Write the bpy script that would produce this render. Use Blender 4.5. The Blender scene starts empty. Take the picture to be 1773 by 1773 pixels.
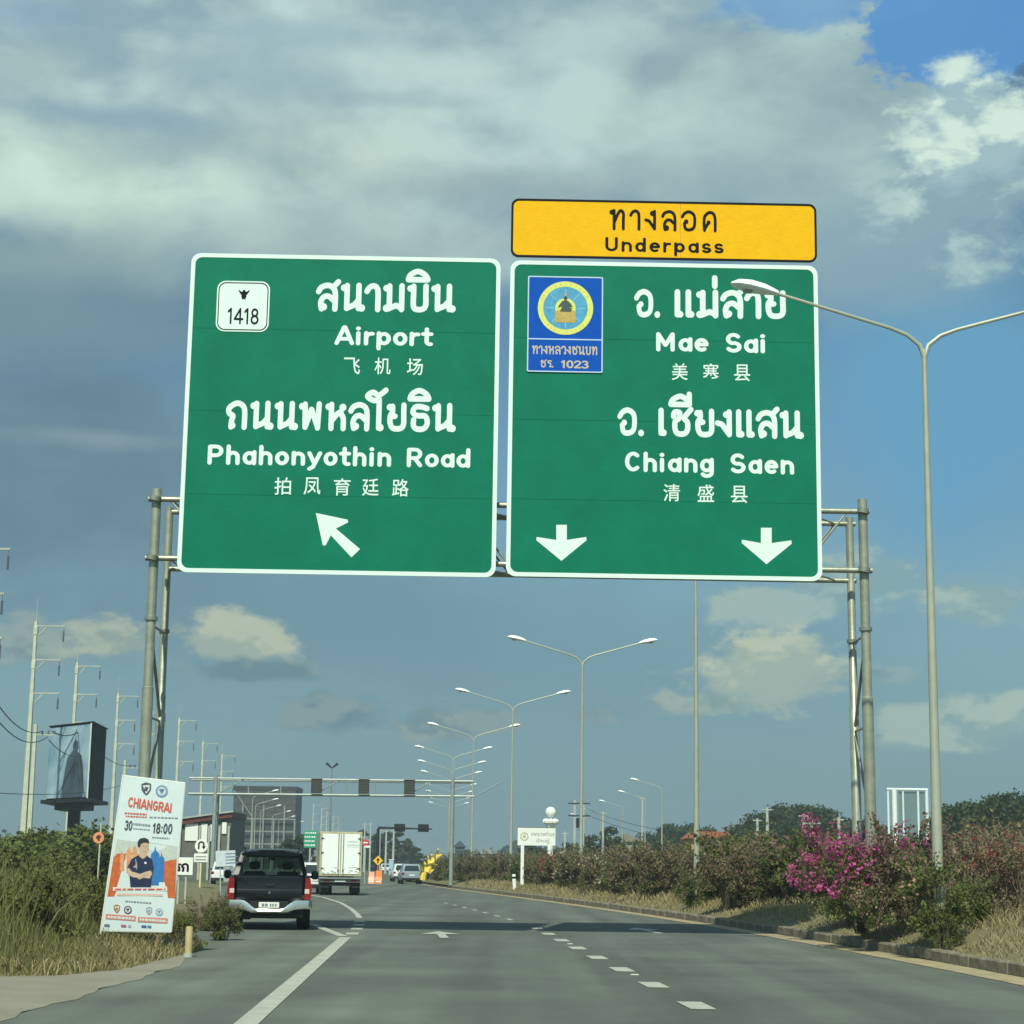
import bpy, math, random
import numpy as np
from mathutils import Vector, Matrix
from mathutils.geometry import delaunay_2d_cdt
random.seed(7); rng = np.random.default_rng(11)
S = bpy.context.scene; COL = S.collection; R = math.radians; PI = math.pi

# ------------------------------------------------------------------ camera
FPX, PIT, ROL, CH = 3270.0, 0.18507, 0.01474, 1.45
_F = Vector((0, math.cos(PIT), math.sin(PIT))); _R0 = Vector((1, 0, 0)); _U0 = Vector((0, -math.sin(PIT), math.cos(PIT)))
_U = math.cos(ROL)*_U0 - math.sin(ROL)*_R0; _R = math.cos(ROL)*_R0 + math.sin(ROL)*_U0
cam = bpy.data.cameras.new('camera'); cam.lens = FPX/1773*36; cam.sensor_width = 36; cam.clip_end = 9000; cam.clip_start = 0.2
co = bpy.data.objects.new('camera', cam); COL.objects.link(co); S.camera = co
co.matrix_world = Matrix((( _R[0], _U[0], -_F[0], 0), (_R[1], _U[1], -_F[1], 0), (_R[2], _U[2], -_F[2], CH), (0, 0, 0, 1)))

def ray(px, py):   # direction seen at a photograph pixel (used to survey positions)
    return _F + (px-886.5)/FPX*_R - (py-886.5)/FPX*_U
def at(px, py, Y):
    d = ray(px, py); t = Y/d.y
    return Vector((d.x*t, Y, CH+d.z*t))
def gnd(px, py, z=0.0):
    d = ray(px, py); t = (z-CH)/d.z
    return Vector((d.x*t, d.y*t, z))

# ------------------------------------------------------------------ light
SUN_EL, SUN_AZ = R(48.5), R(187)      # azimuth clockwise from +Y
sv = Vector((math.sin(SUN_AZ)*math.cos(SUN_EL), math.cos(SUN_AZ)*math.cos(SUN_EL), math.sin(SUN_EL)))
sun = bpy.data.lights.new('sun', 'SUN'); sun.energy = 4.6; sun.angle = R(0.5); sun.color = (1.0, 0.995, 0.84)
so = bpy.data.objects.new('sun', sun); COL.objects.link(so); so.rotation_euler = sv.to_track_quat('Z', 'Y').to_euler(); so.location = (0, -5, 30)
S.view_settings.view_transform = 'Standard'; S.view_settings.look = 'None'; S.view_settings.exposure = 0.0; S.view_settings.gamma = 1
S.view_settings.use_curve_mapping = False

# ------------------------------------------------------------------ sky with clouds
W = bpy.data.worlds.new('World'); S.world = W; W.use_nodes = True
nt = W.node_tree; nt.nodes.clear(); L = nt.links
def N(t, **k):
    n = nt.nodes.new(t)
    for a, b in k.items(): setattr(n, a, b)
    return n
def inp(n, i, v):
    if isinstance(v, bpy.types.NodeSocket): L.new(v, n.inputs[i])
    elif v is not None: n.inputs[i].default_value = v
def M(op, a, b=None, c=None, clamp=False):
    n = N('ShaderNodeMath', operation=op, use_clamp=clamp); inp(n, 0, a); inp(n, 1, b)
    if c is not None: inp(n, 2, c)
    return n.outputs[0]
def VM(op, a, b=None):
    n = N('ShaderNodeVectorMath', operation=op); inp(n, 0, a); inp(n, 1, b)
    return n.outputs['Value'] if op in ('LENGTH', 'DOT_PRODUCT') else n.outputs[0]
def sstep(x, a, b, lo=0.0, hi=1.0):
    n = N('ShaderNodeMapRange', interpolation_type='SMOOTHSTEP'); inp(n, 0, x)
    for i, v in zip((1, 2, 3, 4), (a, b, lo, hi)): inp(n, i, v)
    return n.outputs[0]
def MIX(f, a, b):
    n = N('ShaderNodeMix', data_type='RGBA'); inp(n, 0, f); inp(n, 6, a); inp(n, 7, b); return n.outputs[2]
def lin(c): return tuple((v/255/12.92 if v/255 < .04045 else ((v/255+.055)/1.055)**2.4) for v in c)
SKY_K = 0.1
def sc(c): l = lin(c); return (l[0]/SKY_K, l[1]/SKY_K, l[2]/SKY_K, 1)
tc = N('ShaderNodeTexCoord').outputs['Generated']
sx = N('ShaderNodeSeparateXYZ'); L.new(tc, sx.inputs[0])
AZ = M('ARCTAN2', sx.outputs[0], sx.outputs[1]); EL = M('ARCSINE', sx.outputs[2])
cb = N('ShaderNodeCombineXYZ'); L.new(AZ, cb.inputs[0]); L.new(EL, cb.inputs[1]); AE = cb.outputs[0]
def noise(scale, detail=6, rough=.55, dist=0.0, off=(0, 0, 0), sz=1.9, ntype='FBM'):
    m = VM('MULTIPLY', tc, (1, 1, sz)); m = VM('ADD', m, off)
    n = N('ShaderNodeTexNoise', noise_dimensions='3D', noise_type=ntype); L.new(m, n.inputs['Vector'])
    n.inputs['Scale'].default_value = scale; n.inputs['Detail'].default_value = detail; n.inputs['Roughness'].default_value = rough
    n.inputs['Distortion'].default_value = dist
    return n.outputs['Fac']
nbig = noise(7, 7, .55, .25); nmid = noise(17, 7, .52, .15, (3, 1, 2), 1.5); nmid_s = noise(17, 4, .5, .15, (3.0, 1.0, 2.02), 1.5); nmid_u = noise(17, 4, .5, .15, (3, 1, 2), 1.5)
nlow = noise(6, 4, .5, .3, (9, 4, 3), 2.2); nlow2 = noise(13, 6, .5, .25, (5, 8, 1), 2.0)
nfine = noise(48, 7, .62, .1, (7, 2, 1)); nfine_s = noise(48, 7, .62, .1, (7.0, 2, 1.006))
soft = M('ADD', M('MULTIPLY', M('SUBTRACT', nbig, .5), 1.2), M('MULTIPLY', M('SUBTRACT', nmid, .5), 1.0))
puff = M('ADD', M('MULTIPLY', M('SUBTRACT', nmid, .5), 2.6), M('MULTIPLY', M('SUBTRACT', nfine, .5), 2.0))
relief = M('ADD', M('MULTIPLY', M('SUBTRACT', nmid_u, nmid_s), 1.6), M('MULTIPLY', M('SUBTRACT', nfine, nfine_s), .5))
nlow3 = noise(30, 7, .55, .2, (2, 6, 4), 1.6)
broad = M('ADD', M('ADD', M('MULTIPLY', M('SUBTRACT', nlow, .5), 1.5), M('MULTIPLY', M('SUBTRACT', nlow2, .5), 1.9)), M('MULTIPLY', M('SUBTRACT', nlow3, .5), 1.0))
sky = N('ShaderNodeTexSky', sky_type='NISHITA'); sky.sun_disc = False; sky.sun_elevation = SUN_EL; sky.sun_rotation = SUN_AZ
sky.air_density = 1.0; sky.dust_density = 1.2; sky.ozone_density = 1.0
col = N('ShaderNodeMix', data_type='RGBA', blend_type='MULTIPLY'); col.inputs[0].default_value = 1
L.new(sky.outputs[0], col.inputs[6]); col.inputs[7].default_value = (0.62, 0.86, 0.86, 1); col = col.outputs[2]
# pale band towards the horizon, all the way round
col = MIX(sstep(EL, 0.26, 0.0, 0, .88), col, sc((121, 154, 164)))
# loose clouds over the whole dome
dome = M('MULTIPLY', sstep(M('ADD', nbig, M('MULTIPLY', M('SUBTRACT', nmid, .5), .5)), .47, .62), sstep(EL, .30, .5))
col = MIX(M('MULTIPLY', dome, .85), col, MIX(sstep(nmid, .35, .7), sc((140, 166, 172)), sc((190, 214, 206))))
def ae(px, py):
    d = ray(px, py).normalized(); return math.atan2(d.x, d.y), math.asin(d.z)
def layer(px, py, rx, ry, cl, dark=None, op=1.0, edge=.5, k=.5, src=None, rel=6.0):
    global col
    a, e = ae(px, py)
    v = VM('MULTIPLY', VM('SUBTRACT', AE, (a, e, 0)), (FPX/rx, FPX/ry, 1))
    d = M('SUBTRACT', VM('LENGTH', v), M('MULTIPLY', src if src is not None else soft, k))
    mask = sstep(d, 1.0, edge, 0, op)
    c = sc(cl)
    if dark is not None:
        sh = M('ADD', .5, M('MULTIPLY', relief if src is not None else broad, rel if src is not None else 1.5), clamp=True)
        c = MIX(sh, sc(dark), sc(cl))
    col = MIX(mask, col, c)
# shaded undersides, then the lit deck, then the gaps and the small heaps near the horizon
layer(120, 820, 520, 380, (112, 143, 157), (101, 132, 149), .97, .35, .6)
layer(60, 520, 420, 170, (118, 148, 160), (104, 136, 152), .97, .3, .5)
layer(480, 1060, 800, 260, (112, 146, 160), None, .8, .1, .5)
layer(1000, 1150, 900, 260, (114, 150, 164), None, .6, .1, .5)
layer(640, 60, 1250, 470, (190, 217, 212), (146, 174, 184), .96, .55, .55)
layer(1460, 330, 420, 260, (150, 178, 184), (136, 164, 173), .8, .2, .6)
layer(1330, 170, 420, 190, (168, 196, 196), (142, 168, 176), .8, .4, .6)
layer(60, 20, 160, 60, (134, 164, 190), None, .7, .1, .6)
layer(470, 130, 260, 60, (150, 180, 190), None, .5, .1, .8)
layer(120, 300, 420, 130, (204, 230, 214), (178, 204, 196), .95, .1, .8)
layer(560, 270, 330, 110, (192, 216, 205), (160, 186, 186), .85, .1, .9)
layer(60, 120, 170, 70, (192, 220, 210), (165, 192, 192), .85, .2, .8)
layer(1090, 200, 210, 110, (188, 216, 207), (160, 186, 188), .85, .1, .9)
layer(1280, 150, 200, 90, (180, 208, 203), (150, 178, 184), .7, .1, .9)
layer(210, 205, 240, 30, (138, 168, 184), None, .75, .1, 1.0)
layer(520, 60, 300, 40, (150, 180, 192), None, .6, .1, 1.1)
layer(640, 170, 260, 22, (150, 178, 186), None, .5, .0, 1.2)
layer(760, 120, 260, 60, (196, 222, 215), None, .7, .0, 1.1)
layer(1000, 70, 260, 50, (184, 212, 210), None, .6, .0, 1.1)
layer(990, 330, 420, 75, (140, 165, 172), None, .65, .0, .8)
layer(560, 420, 620, 70, (164, 186, 182), None, .6, .0, .6)
layer(60, 450, 480, 75, (138, 166, 170), None, .85, .0, .7)
layer(150, 560, 380, 100, (118, 147, 161), None, .8, .0, .6)
layer(180, 760, 260, 26, (140, 164, 170), None, .6, .0, .9)
layer(1640, 690, 330, 330, (105, 163, 196), None, .92, .3, .5)
layer(1560, 470, 300, 120, (138, 168, 180), None, .7, .1, .8)
layer(1680, 20, 230, 135, (92, 149, 204), None, .97, .82, .45, puff)
layer(1400, 10, 210, 55, (104, 156, 203), None, .8, .5, .6, puff)
layer(1690, 300, 210, 190, (178, 206, 203), (140, 170, 182), .92, .4, .6, puff, 5)
layer(1700, 225, 165, 120, (212, 236, 222), (160, 190, 196), .97, .3, .75, puff, 6)
for a in [(60, 1112, 120, 52, 148, 168, 164), (215, 1108, 130, 48, 170, 184, 168), (408, 1112, 120, 56, 182, 194, 174),
          (440, 1165, 180, 24, 134, 158, 160), (1310, 1045, 150, 46, 160, 186, 180), (1480, 1015, 150, 66, 158, 186, 182),
          (1700, 1050, 130, 50, 162, 188, 182), (1330, 1178, 160, 70, 186, 198, 178), (1200, 1222, 110, 26, 156, 178, 170),
          (1650, 1262, 160, 48, 164, 188, 180), (1765, 1235, 90, 50, 168, 192, 182), (1545, 1170, 60, 26, 142, 170, 174),
          (590, 1240, 130, 48, 134, 158, 160), (752, 1256, 90, 38, 142, 164, 162), (1035, 1244, 60, 20, 150, 172, 170),
          (860, 1250, 70, 24, 136, 160, 162)]:
    layer(a[0], a[1]+3, a[2]*1.0, a[3]*.85, (a[4]-10, a[5]-10, a[6]-6), None, .5, .0, .5, puff)
    layer(a[0], a[1]-4, a[2], a[3], a[4:7], (a[4]-26, a[5]-18, a[6]-8), .95, .4, .9, puff, 7)
layer(886, 1420, 1500, 110, (124, 156, 163), None, .45, .0, .3)
bg = N('ShaderNodeBackground'); L.new(col, bg.inputs[0]); bg.inputs[1].default_value = SKY_K
wo = N('ShaderNodeOutputWorld'); L.new(bg.outputs[0], wo.inputs[0])

# ------------------------------------------------------------------ materials
MATS = {}
def mat(name, c, rough=.6, metal=0.0, var=0.0, vs=3.0, bump=0.0, bs=40.0, c2=None, island=False, spec=.5, trans=0.0, coat=0.0):
    if name in MATS: return MATS[name]
    m = bpy.data.materials.new(name); m.use_nodes = True; t = m.node_tree; b = t.nodes['Principled BSDF']
    b.inputs['Roughness'].default_value = rough; b.inputs['Metallic'].default_value = metal
    b.inputs['Specular IOR Level'].default_value = spec; b.inputs['Coat Weight'].default_value = coat
    base = tuple(c)+(1,); b.inputs['Base Color'].default_value = base
    if var or c2 or island:
        cc = t.nodes.new('ShaderNodeTexCoord'); n = t.nodes.new('ShaderNodeTexNoise'); n.inputs['Scale'].default_value = vs; n.inputs['Detail'].default_value = 6
        n.inputs['Roughness'].default_value = .65
        t.links.new(cc.outputs['Object'], n.inputs['Vector'])
        mr = t.nodes.new('ShaderNodeMapRange'); mr.inputs[1].default_value = .3; mr.inputs[2].default_value = .7
        t.links.new(n.outputs['Fac'], mr.inputs[0]); fac = mr.outputs[0]
        mx = t.nodes.new('ShaderNodeMix'); mx.data_type = 'RGBA'
        if island:
            g = t.nodes.new('ShaderNodeNewGeometry'); ad = t.nodes.new('ShaderNodeMath'); ad.operation = 'MULTIPLY_ADD'; ad.use_clamp = True
            t.links.new(g.outputs['Random Per Island'], ad.inputs[0]); ad.inputs[1].default_value = .6
            ml = t.nodes.new('ShaderNodeMath'); ml.operation = 'MULTIPLY'; t.links.new(fac, ml.inputs[0]); ml.inputs[1].default_value = .5
            t.links.new(ml.outputs[0], ad.inputs[2]); fac = ad.outputs[0]
        t.links.new(fac, mx.inputs[0])
        mx.inputs[6].default_value = tuple(v*(1-var) for v in c)+(1,)
        mx.inputs[7].default_value = (tuple(c2) if c2 else tuple(min(1, v*(1+var)) for v in c))+(1,)
        t.links.new(mx.outputs[2], b.inputs['Base Color'])
    if bump:
        cc = t.nodes.new('ShaderNodeTexCoord'); n = t.nodes.new('ShaderNodeTexNoise'); n.inputs['Scale'].default_value = bs; n.inputs['Detail'].default_value = 4
        t.links.new(cc.outputs['Object'], n.inputs['Vector']); bp = t.nodes.new('ShaderNodeBump'); bp.inputs['Strength'].default_value = bump; bp.inputs['Distance'].default_value = .02
        t.links.new(n.outputs['Fac'], bp.inputs['Height']); t.links.new(bp.outputs[0], b.inputs['Normal'])
    if trans:
        tr = t.nodes.new('ShaderNodeBsdfTransparent'); ms = t.nodes.new('ShaderNodeMixShader'); ms.inputs[0].default_value = trans
        tr.inputs[0].default_value = (.72, .80, .76, 1)
        t.links.new(b.outputs[0], ms.inputs[1]); t.links.new(tr.outputs[0], ms.inputs[2]); t.links.new(ms.outputs[0], t.nodes['Material Output'].inputs[0])
    MATS[name] = m; return m
def leafmat(name, c, c2, tl=.35, vs=2.5):
    m = mat(name, c, .75, var=.25, vs=vs, c2=c2, island=True, spec=.2)
    t = m.node_tree; b = t.nodes['Principled BSDF']; tr = t.nodes.new('ShaderNodeBsdfTranslucent'); ms = t.nodes.new('ShaderNodeMixShader'); ms.inputs[0].default_value = tl
    src = b.inputs['Base Color'].links[0].from_socket; t.links.new(src, tr.inputs[0])
    t.links.new(b.outputs[0], ms.inputs[1]); t.links.new(tr.outputs[0], ms.inputs[2]); t.links.new(ms.outputs[0], t.nodes['Material Output'].inputs[0])
    return m
M_GALV = mat('galvanised_steel', (.34, .36, .28), .42, .45, var=.22, vs=3.0, bump=.15, bs=14)
M_GALV2 = mat('dull_steel', (.22, .25, .21), .5, .35, var=.2, vs=4)
M_LAMPPOST = mat('lamp_post_paint', (.36, .39, .31), .5, .15, var=.15, vs=1.5)
M_LAMPHEAD = mat('lamp_housing', (.82, .88, .85), .35, 0, var=.03)
M_LENS = mat('lamp_lens', (.30, .34, .33), .2)
M_CONC = mat('pole_concrete', (.47, .50, .38), .8, var=.15, vs=1.6, bump=.2, bs=20)
M_CONCG = mat('pole_concrete_grey', (.36, .40, .35), .8, var=.15, vs=1.6)
M_DARK = mat('dark_metal', (.018, .02, .022), .6, spec=.25)
M_INS = mat('insulator', (.10, .13, .14), .4)
M_WIRE = mat('cable', (.03, .035, .035), .6)
M_WHITE = mat('white_paint', (.74, .78, .72), .5, var=.06, vs=8)
M_REFW = mat('reflective_white', (.68, .82, .76), .55, var=.03, vs=12, spec=.2)
M_BLACK = mat('black_print', (.008, .008, .008), .7, spec=.1)
M_YELLOW = mat('yellow_sheeting', (.80, .44, .0), .55, var=.05, vs=3, spec=.1)
M_BLUE = mat('blue_sheeting', (.0, .075, .42), .6, var=.1, vs=5, spec=.1)
M_SKYB = mat('light_blue_print', (.05, .30, .50), .5, var=.2, vs=9)
M_LEMON = mat('lemon_print', (.62, .66, .14), .5, var=.1, vs=9)
M_FADE = mat('faded_lettering', (.58, .62, .66), .5, var=.35, vs=14, c2=(.62, .46, .16))
M_GOLDP = mat('gold_print', (.45, .33, .07), .5, var=.2, vs=20)
M_GREENS = mat('green_sheeting', (.0, .160, .090), .6, var=.12, vs=1.1, spec=.12)
def sheet_detail(m):   # faint panel streaks of aged reflective sheeting
    t = m.node_tree; b = t.nodes['Principled BSDF']; src = b.inputs['Base Color'].links[0].from_socket
    cc = t.nodes.new('ShaderNodeTexCoord'); mp = t.nodes.new('ShaderNodeMapping'); mp.inputs['Scale'].default_value = (5, 5, 90)
    n = t.nodes.new('ShaderNodeTexNoise'); n.inputs['Scale'].default_value = 1; n.inputs['Detail'].default_value = 6
    t.links.new(cc.outputs['Object'], mp.inputs[0]); t.links.new(mp.outputs[0], n.inputs['Vector'])
    mr = t.nodes.new('ShaderNodeMapRange'); mr.inputs[3].default_value = .74; mr.inputs[4].default_value = 1.26; t.links.new(n.outputs['Fac'], mr.inputs[0])
    v = t.nodes.new('ShaderNodeMix'); v.data_type = 'RGBA'; v.blend_type = 'MULTIPLY'; v.inputs[0].default_value = 1
    t.links.new(src, v.inputs[6]); t.links.new(mr.outputs[0], v.inputs[7]); t.links.new(v.outputs[2], b.inputs['Base Color'])
sheet_detail(M_GREENS); sheet_detail(M_YELLOW)

# ------------------------------------------------------------------ mesh helpers
def tag(o, label=None, cat=None, group=None, kind=None):
    for k, v in (('label', label), ('category', cat), ('group', group), ('kind', kind)):
        if v: o[k] = v
    return o
def link(name, me, m=None, parent=None, smooth=False):
    o = bpy.data.objects.new(name, me); COL.objects.link(o)
    if m is not None and not me.materials: me.materials.append(m)
    if smooth: me.polygons.foreach_set('use_smooth', np.ones(len(me.polygons), bool))
    if parent is not None: o.parent = parent
    return o
def empty(name, loc=(0, 0, 0), rz=0.0):
    o = bpy.data.objects.new(name, None); o.empty_display_size = .3; o.location = loc; o.rotation_euler = (0, 0, rz); COL.objects.link(o); return o
def npmesh(name, V, F):   # V (n,3), F (m,k) arrays
    me = bpy.data.meshes.new(name); V = np.asarray(V, np.float32); F = np.asarray(F, np.int32); k = F.shape[1]
    me.vertices.add(len(V)); me.vertices.foreach_set('co', V.ravel())
    me.loops.add(F.size); me.loops.foreach_set('vertex_index', F.ravel())
    me.polygons.add(len(F)); me.polygons.foreach_set('loop_start', np.arange(0, F.size, k, dtype=np.int32))
    me.update(calc_edges=True); return me
class MB:
    def __init__(s): s.v = []; s.f = []
    def add(s, v, f): b = len(s.v); s.v += [tuple(p) for p in v]; s.f += [tuple(i+b for i in q) for q in f]; return s
    def box(s, x0, y0, z0, x1, y1, z1, ch=0.0):
        if ch:
            c = ch; P = []
            for z, k in ((z0, c), (z0+c, 0), (z1-c, 0), (z1, c)):
                P += [(x0+k+c*(k == 0), y0+k, z), (x1-k-c*(k == 0), y0+k, z), (x1-k, y0+k+c*(k == 0), z), (x1-k, y1-k-c*(k == 0), z),
                      (x1-k-c*(k == 0), y1-k, z), (x0+k+c*(k == 0), y1-k, z), (x0+k, y1-k-c*(k == 0), z), (x0+k, y0+k+c*(k == 0), z)]
            f = [tuple(range(7, -1, -1)), tuple(range(24, 32))]
            for r in range(3):
                for i in range(8): j = (i+1) % 8; f.append((r*8+i, r*8+j, r*8+8+j, r*8+8+i))
            return s.add(P, f)
        return s.add([(x0, y0, z0), (x1, y0, z0), (x1, y1, z0), (x0, y1, z0), (x0, y0, z1), (x1, y0, z1), (x1, y1, z1), (x0, y1, z1)],
                     [(0, 3, 2, 1), (4, 5, 6, 7), (0, 1, 5, 4), (1, 2, 6, 5), (2, 3, 7, 6), (3, 0, 4, 7)])
    def tube(s, pts, r, n=8, caps=True):
        pts = [Vector(p) for p in pts]; rs = r if isinstance(r, (list, tuple)) else [r]*len(pts); V = []; prev = None
        for i, p in enumerate(pts):
            t = (pts[min(i+1, len(pts)-1)]-pts[max(i-1, 0)]).normalized()
            if prev is None: a = t.orthogonal().normalized()
            else: a = (prev-prev.dot(t)*t).normalized()
            prev = a; b = t.cross(a)
            for k in range(n): th = 2*PI*k/n; V.append(p+rs[i]*(math.cos(th)*a+math.sin(th)*b))
        f = []
        for i in range(len(pts)-1):
            for k in range(n): j = (k+1) % n; f.append((i*n+k, i*n+j, (i+1)*n+j, (i+1)*n+k))
        if caps: f += [tuple(range(n-1, -1, -1)), tuple((len(pts)-1)*n+k for k in range(n))]
        return s.add(V, f)
    def lathe(s, prof, c=(0, 0, 0), n=16, axis='z'):
        V = []; f = []
        for r, z in prof:
            for k in range(n):
                th = 2*PI*k/n; x, y = r*math.cos(th), r*math.sin(th)
                V.append((c[0]+x, c[1]+y, c[2]+z) if axis == 'z' else ((c[0]+z, c[1]+x, c[2]+y) if axis == 'x' else (c[0]+x, c[1]+z, c[2]+y)))
        for i in range(len(prof)-1):
            for k in range(n): j = (k+1) % n; f.append((i*n+k, i*n+j, (i+1)*n+j, (i+1)*n+k))
        f += [tuple(range(n-1, -1, -1)), tuple((len(prof)-1)*n+k for k in range(n))]
        return s.add(V, f)
    def loft(s, rings, cap=True):
        n = len(rings[0]); V = [p for r in rings for p in r]; f = []
        for i in range(len(rings)-1):
            for k in range(n): j = (k+1) % n; f.append((i*n+k, i*n+j, (i+1)*n+j, (i+1)*n+k))
        if cap: f += [tuple(range(n-1, -1, -1)), tuple((len(rings)-1)*n+k for k in range(n))]
        return s.add(V, f)
    def prism(s, poly, y0, y1):   # polygon in x,z swept along y
        n = len(poly); V = [(p[0], y0, p[1]) for p in poly]+[(p[0], y1, p[1]) for p in poly]
        return s.add(V, [tuple(range(n)), tuple(range(2*n-1, n-1, -1))]+[(i, i+n, (i+1) % n+n, (i+1) % n) for i in range(n)])
    def obj(s, name, m, parent=None, smooth=False):
        me = bpy.data.meshes.new(name); me.from_pydata(s.v, [], s.f); me.update()
        o = link(name, me, m, parent)
        if smooth:
            me.polygons.foreach_set('use_smooth', np.ones(len(me.polygons), bool))
            try: me.set_sharp_from_angle(angle=R(38))
            except Exception: pass
        return o
def copy_tree(o, parent=None):
    c = o.copy(); COL.objects.link(c)
    if parent is not None: c.parent = parent
    for ch in list(o.children): copy_tree(ch, c)
    return c
def rrect(x0, z0, x1, z1, r, n=6):
    P = []
    for cx, cz, a in ((x1-r, z0+r, -90), (x1-r, z1-r, 0), (x0+r, z1-r, 90), (x0+r, z0+r, 180)):
        for k in range(n+1): t = R(a+90*k/n); P.append((cx+r*math.cos(t), cz+r*math.sin(t)))
    return P
def ringmesh(outer, inner, y0, y1):
    n = len(outer); b = MB(); V = [(p[0], y0, p[1]) for p in outer]+[(p[0], y0, p[1]) for p in inner]+[(p[0], y1, p[1]) for p in outer]+[(p[0], y1, p[1]) for p in inner]
    f = []
    for i in range(n):
        j = (i+1) % n
        f += [(i, j, n+j, n+i), (i, 2*n+i, 2*n+j, j), (n+i, n+j, 3*n+j, 3*n+i)]
    return b.add(V, f)

# ------------------------------------------------------------------ stroke lettering
def arc(cx, cy, rx, ry, a0, a1, n=None):
    n = n or max(4, int(abs(a1-a0)/18)); return [(cx+rx*math.cos(R(a0+(a1-a0)*k/n)), cy+ry*math.sin(R(a0+(a1-a0)*k/n))) for k in range(n+1)]
def sm(P, n=5):   # smooth curve through points
    Q = [P[0]]+list(P)+[P[-1]]; o = []
    for i in range(1, len(Q)-2):
        a, b, c, d = Q[i-1], Q[i], Q[i+1], Q[i+2]
        for k in range(n):
            t = k/n
            o.append(tuple(.5*((2*b[q])+(c[q]-a[q])*t+(2*a[q]-5*b[q]+4*c[q]-d[q])*t*t+(3*b[q]-a[q]-3*c[q]+d[q])*t**3) for q in (0, 1)))
    return o+[P[-1]]
O = lambda cx, cy, rx, ry: arc(cx, cy, rx, ry, 0, 360, 18)
LG = {  # glyph: (advance, strokes); a stroke is a list of points or ('d', x, y, r)
 'A': (.80, [[(.06, .06), (.38, .93), (.42, .93), (.74, .06)], [(.2, .3), (.6, .3)]]),
 'P': (.72, [[(.1, .05), (.1, .91), (.36, .91)]+arc(.38, .68, .23, .23, 90, -90)+[(.1, .45)]]),
 'R': (.74, [[(.1, .05), (.1, .91), (.36, .91)]+arc(.38, .68, .23, .23, 90, -90)+[(.1, .45)], [(.36, .45), (.62, .06)]]),
 'U': (.76, [[(.1, .93), (.1, .34)]+arc(.37, .34, .27, .26, 180, 360)+[(.64, .93)]]),
 'M': (.90, [[(.1, .05), (.1, .9), (.42, .3), (.74, .9), (.74, .05)]]),
 'S': (.72, [arc(.36, .69, .24, .23, 35, 250)+arc(.36, .28, .26, .21, 75, -150)]),
 'C': (.74, [arc(.39, .5, .28, .42, 48, 312, 16)]),
 'a': (.62, [O(.31, .33, .21, .26), [(.53, .65), (.53, .05)]]),
 'c': (.56, [arc(.32, .34, .22, .27, 50, 310)]),
 'd': (.64, [O(.30, .33, .21, .26), [(.53, .93), (.53, .05)]]),
 'e': (.62, [[(.1, .36), (.53, .36)]+arc(.32, .34, .22, .27, 5, 305)]),
 'g': (.64, [O(.30, .34, .21, .26), [(.53, .65), (.53, 0)]+arc(.31, -.02, .22, .19, 0, -150)]),
 'h': (.62, [[(.1, .93), (.1, .05)], [(.1, .36)]+arc(.31, .38, .21, .22, 170, 0)+[(.52, .05)]]),
 'i': (.26, [[(.11, .62), (.11, .05)], ('d', .11, .87, .11)]),
 'n': (.62, [[(.1, .64), (.1, .05)], [(.1, .36)]+arc(.31, .38, .21, .22, 170, 0)+[(.52, .05)]]),
 'o': (.62, [O(.31, .34, .22, .27)]),
 'p': (.64, [[(.1, .64), (.1, -.2)], O(.33, .34, .21, .26)]),
 'r': (.46, [[(.1, .64), (.1, .05)], [(.1, .36)]+arc(.33, .37, .22, .23, 170, 75)]),
 's': (.54, [arc(.27, .47, .17, .15, 35, 250)+arc(.27, .20, .19, .13, 75, -150)]),
 't': (.46, [[(.2, .88), (.2, .22)]+arc(.34, .22, .14, .15, 180, 290), [(.04, .62), (.4, .62)]]),
 'y': (.60, [[(.06, .63), (.3, .1)], [(.55, .63), (.24, -.1), (.08, -.2)]]),
 '.': (.3, [('d', .1, .09, .11)]), ' ': (.42, []), ':': (.3, [('d', .12, .2, .1), ('d', .12, .6, .1)]),
 '0': (.68, [O(.32, .49, .23, .42)]), '1': (.5, [[(.1, .74), (.28, .91), (.28, .05)]]),
 '2': (.66, [arc(.31, .67, .23, .24, 165, -30)+[(.08, .08), (.58, .08)]]),
 '3': (.66, [arc(.3, .7, .22, .2, 150, -80)+arc(.3, .28, .25, .22, 80, -150)]),
 '4': (.70, [[(.46, .05), (.46, .91), (.06, .3), (.64, .3)]]),
 '8': (.66, [O(.31, .7, .19, .2), O(.31, .28, .23, .22)]),
 'N': (.76, [[(.1, .05), (.1, .92), (.62, .06), (.62, .93)]]), 'H': (.74, [[(.1, .93), (.1, .05)], [(.62, .93), (.62, .05)], [(.1, .5), (.62, .5)]]),
 'I': (.24, [[(.1, .93), (.1, .05)]]), 'G': (.76, [arc(.38, .5, .28, .42, 48, 340, 16)+[(.66, .45), (.42, .45)]]),
 'O': (.8, [O(.38, .49, .28, .42)]),
}
V9 = 9
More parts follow.
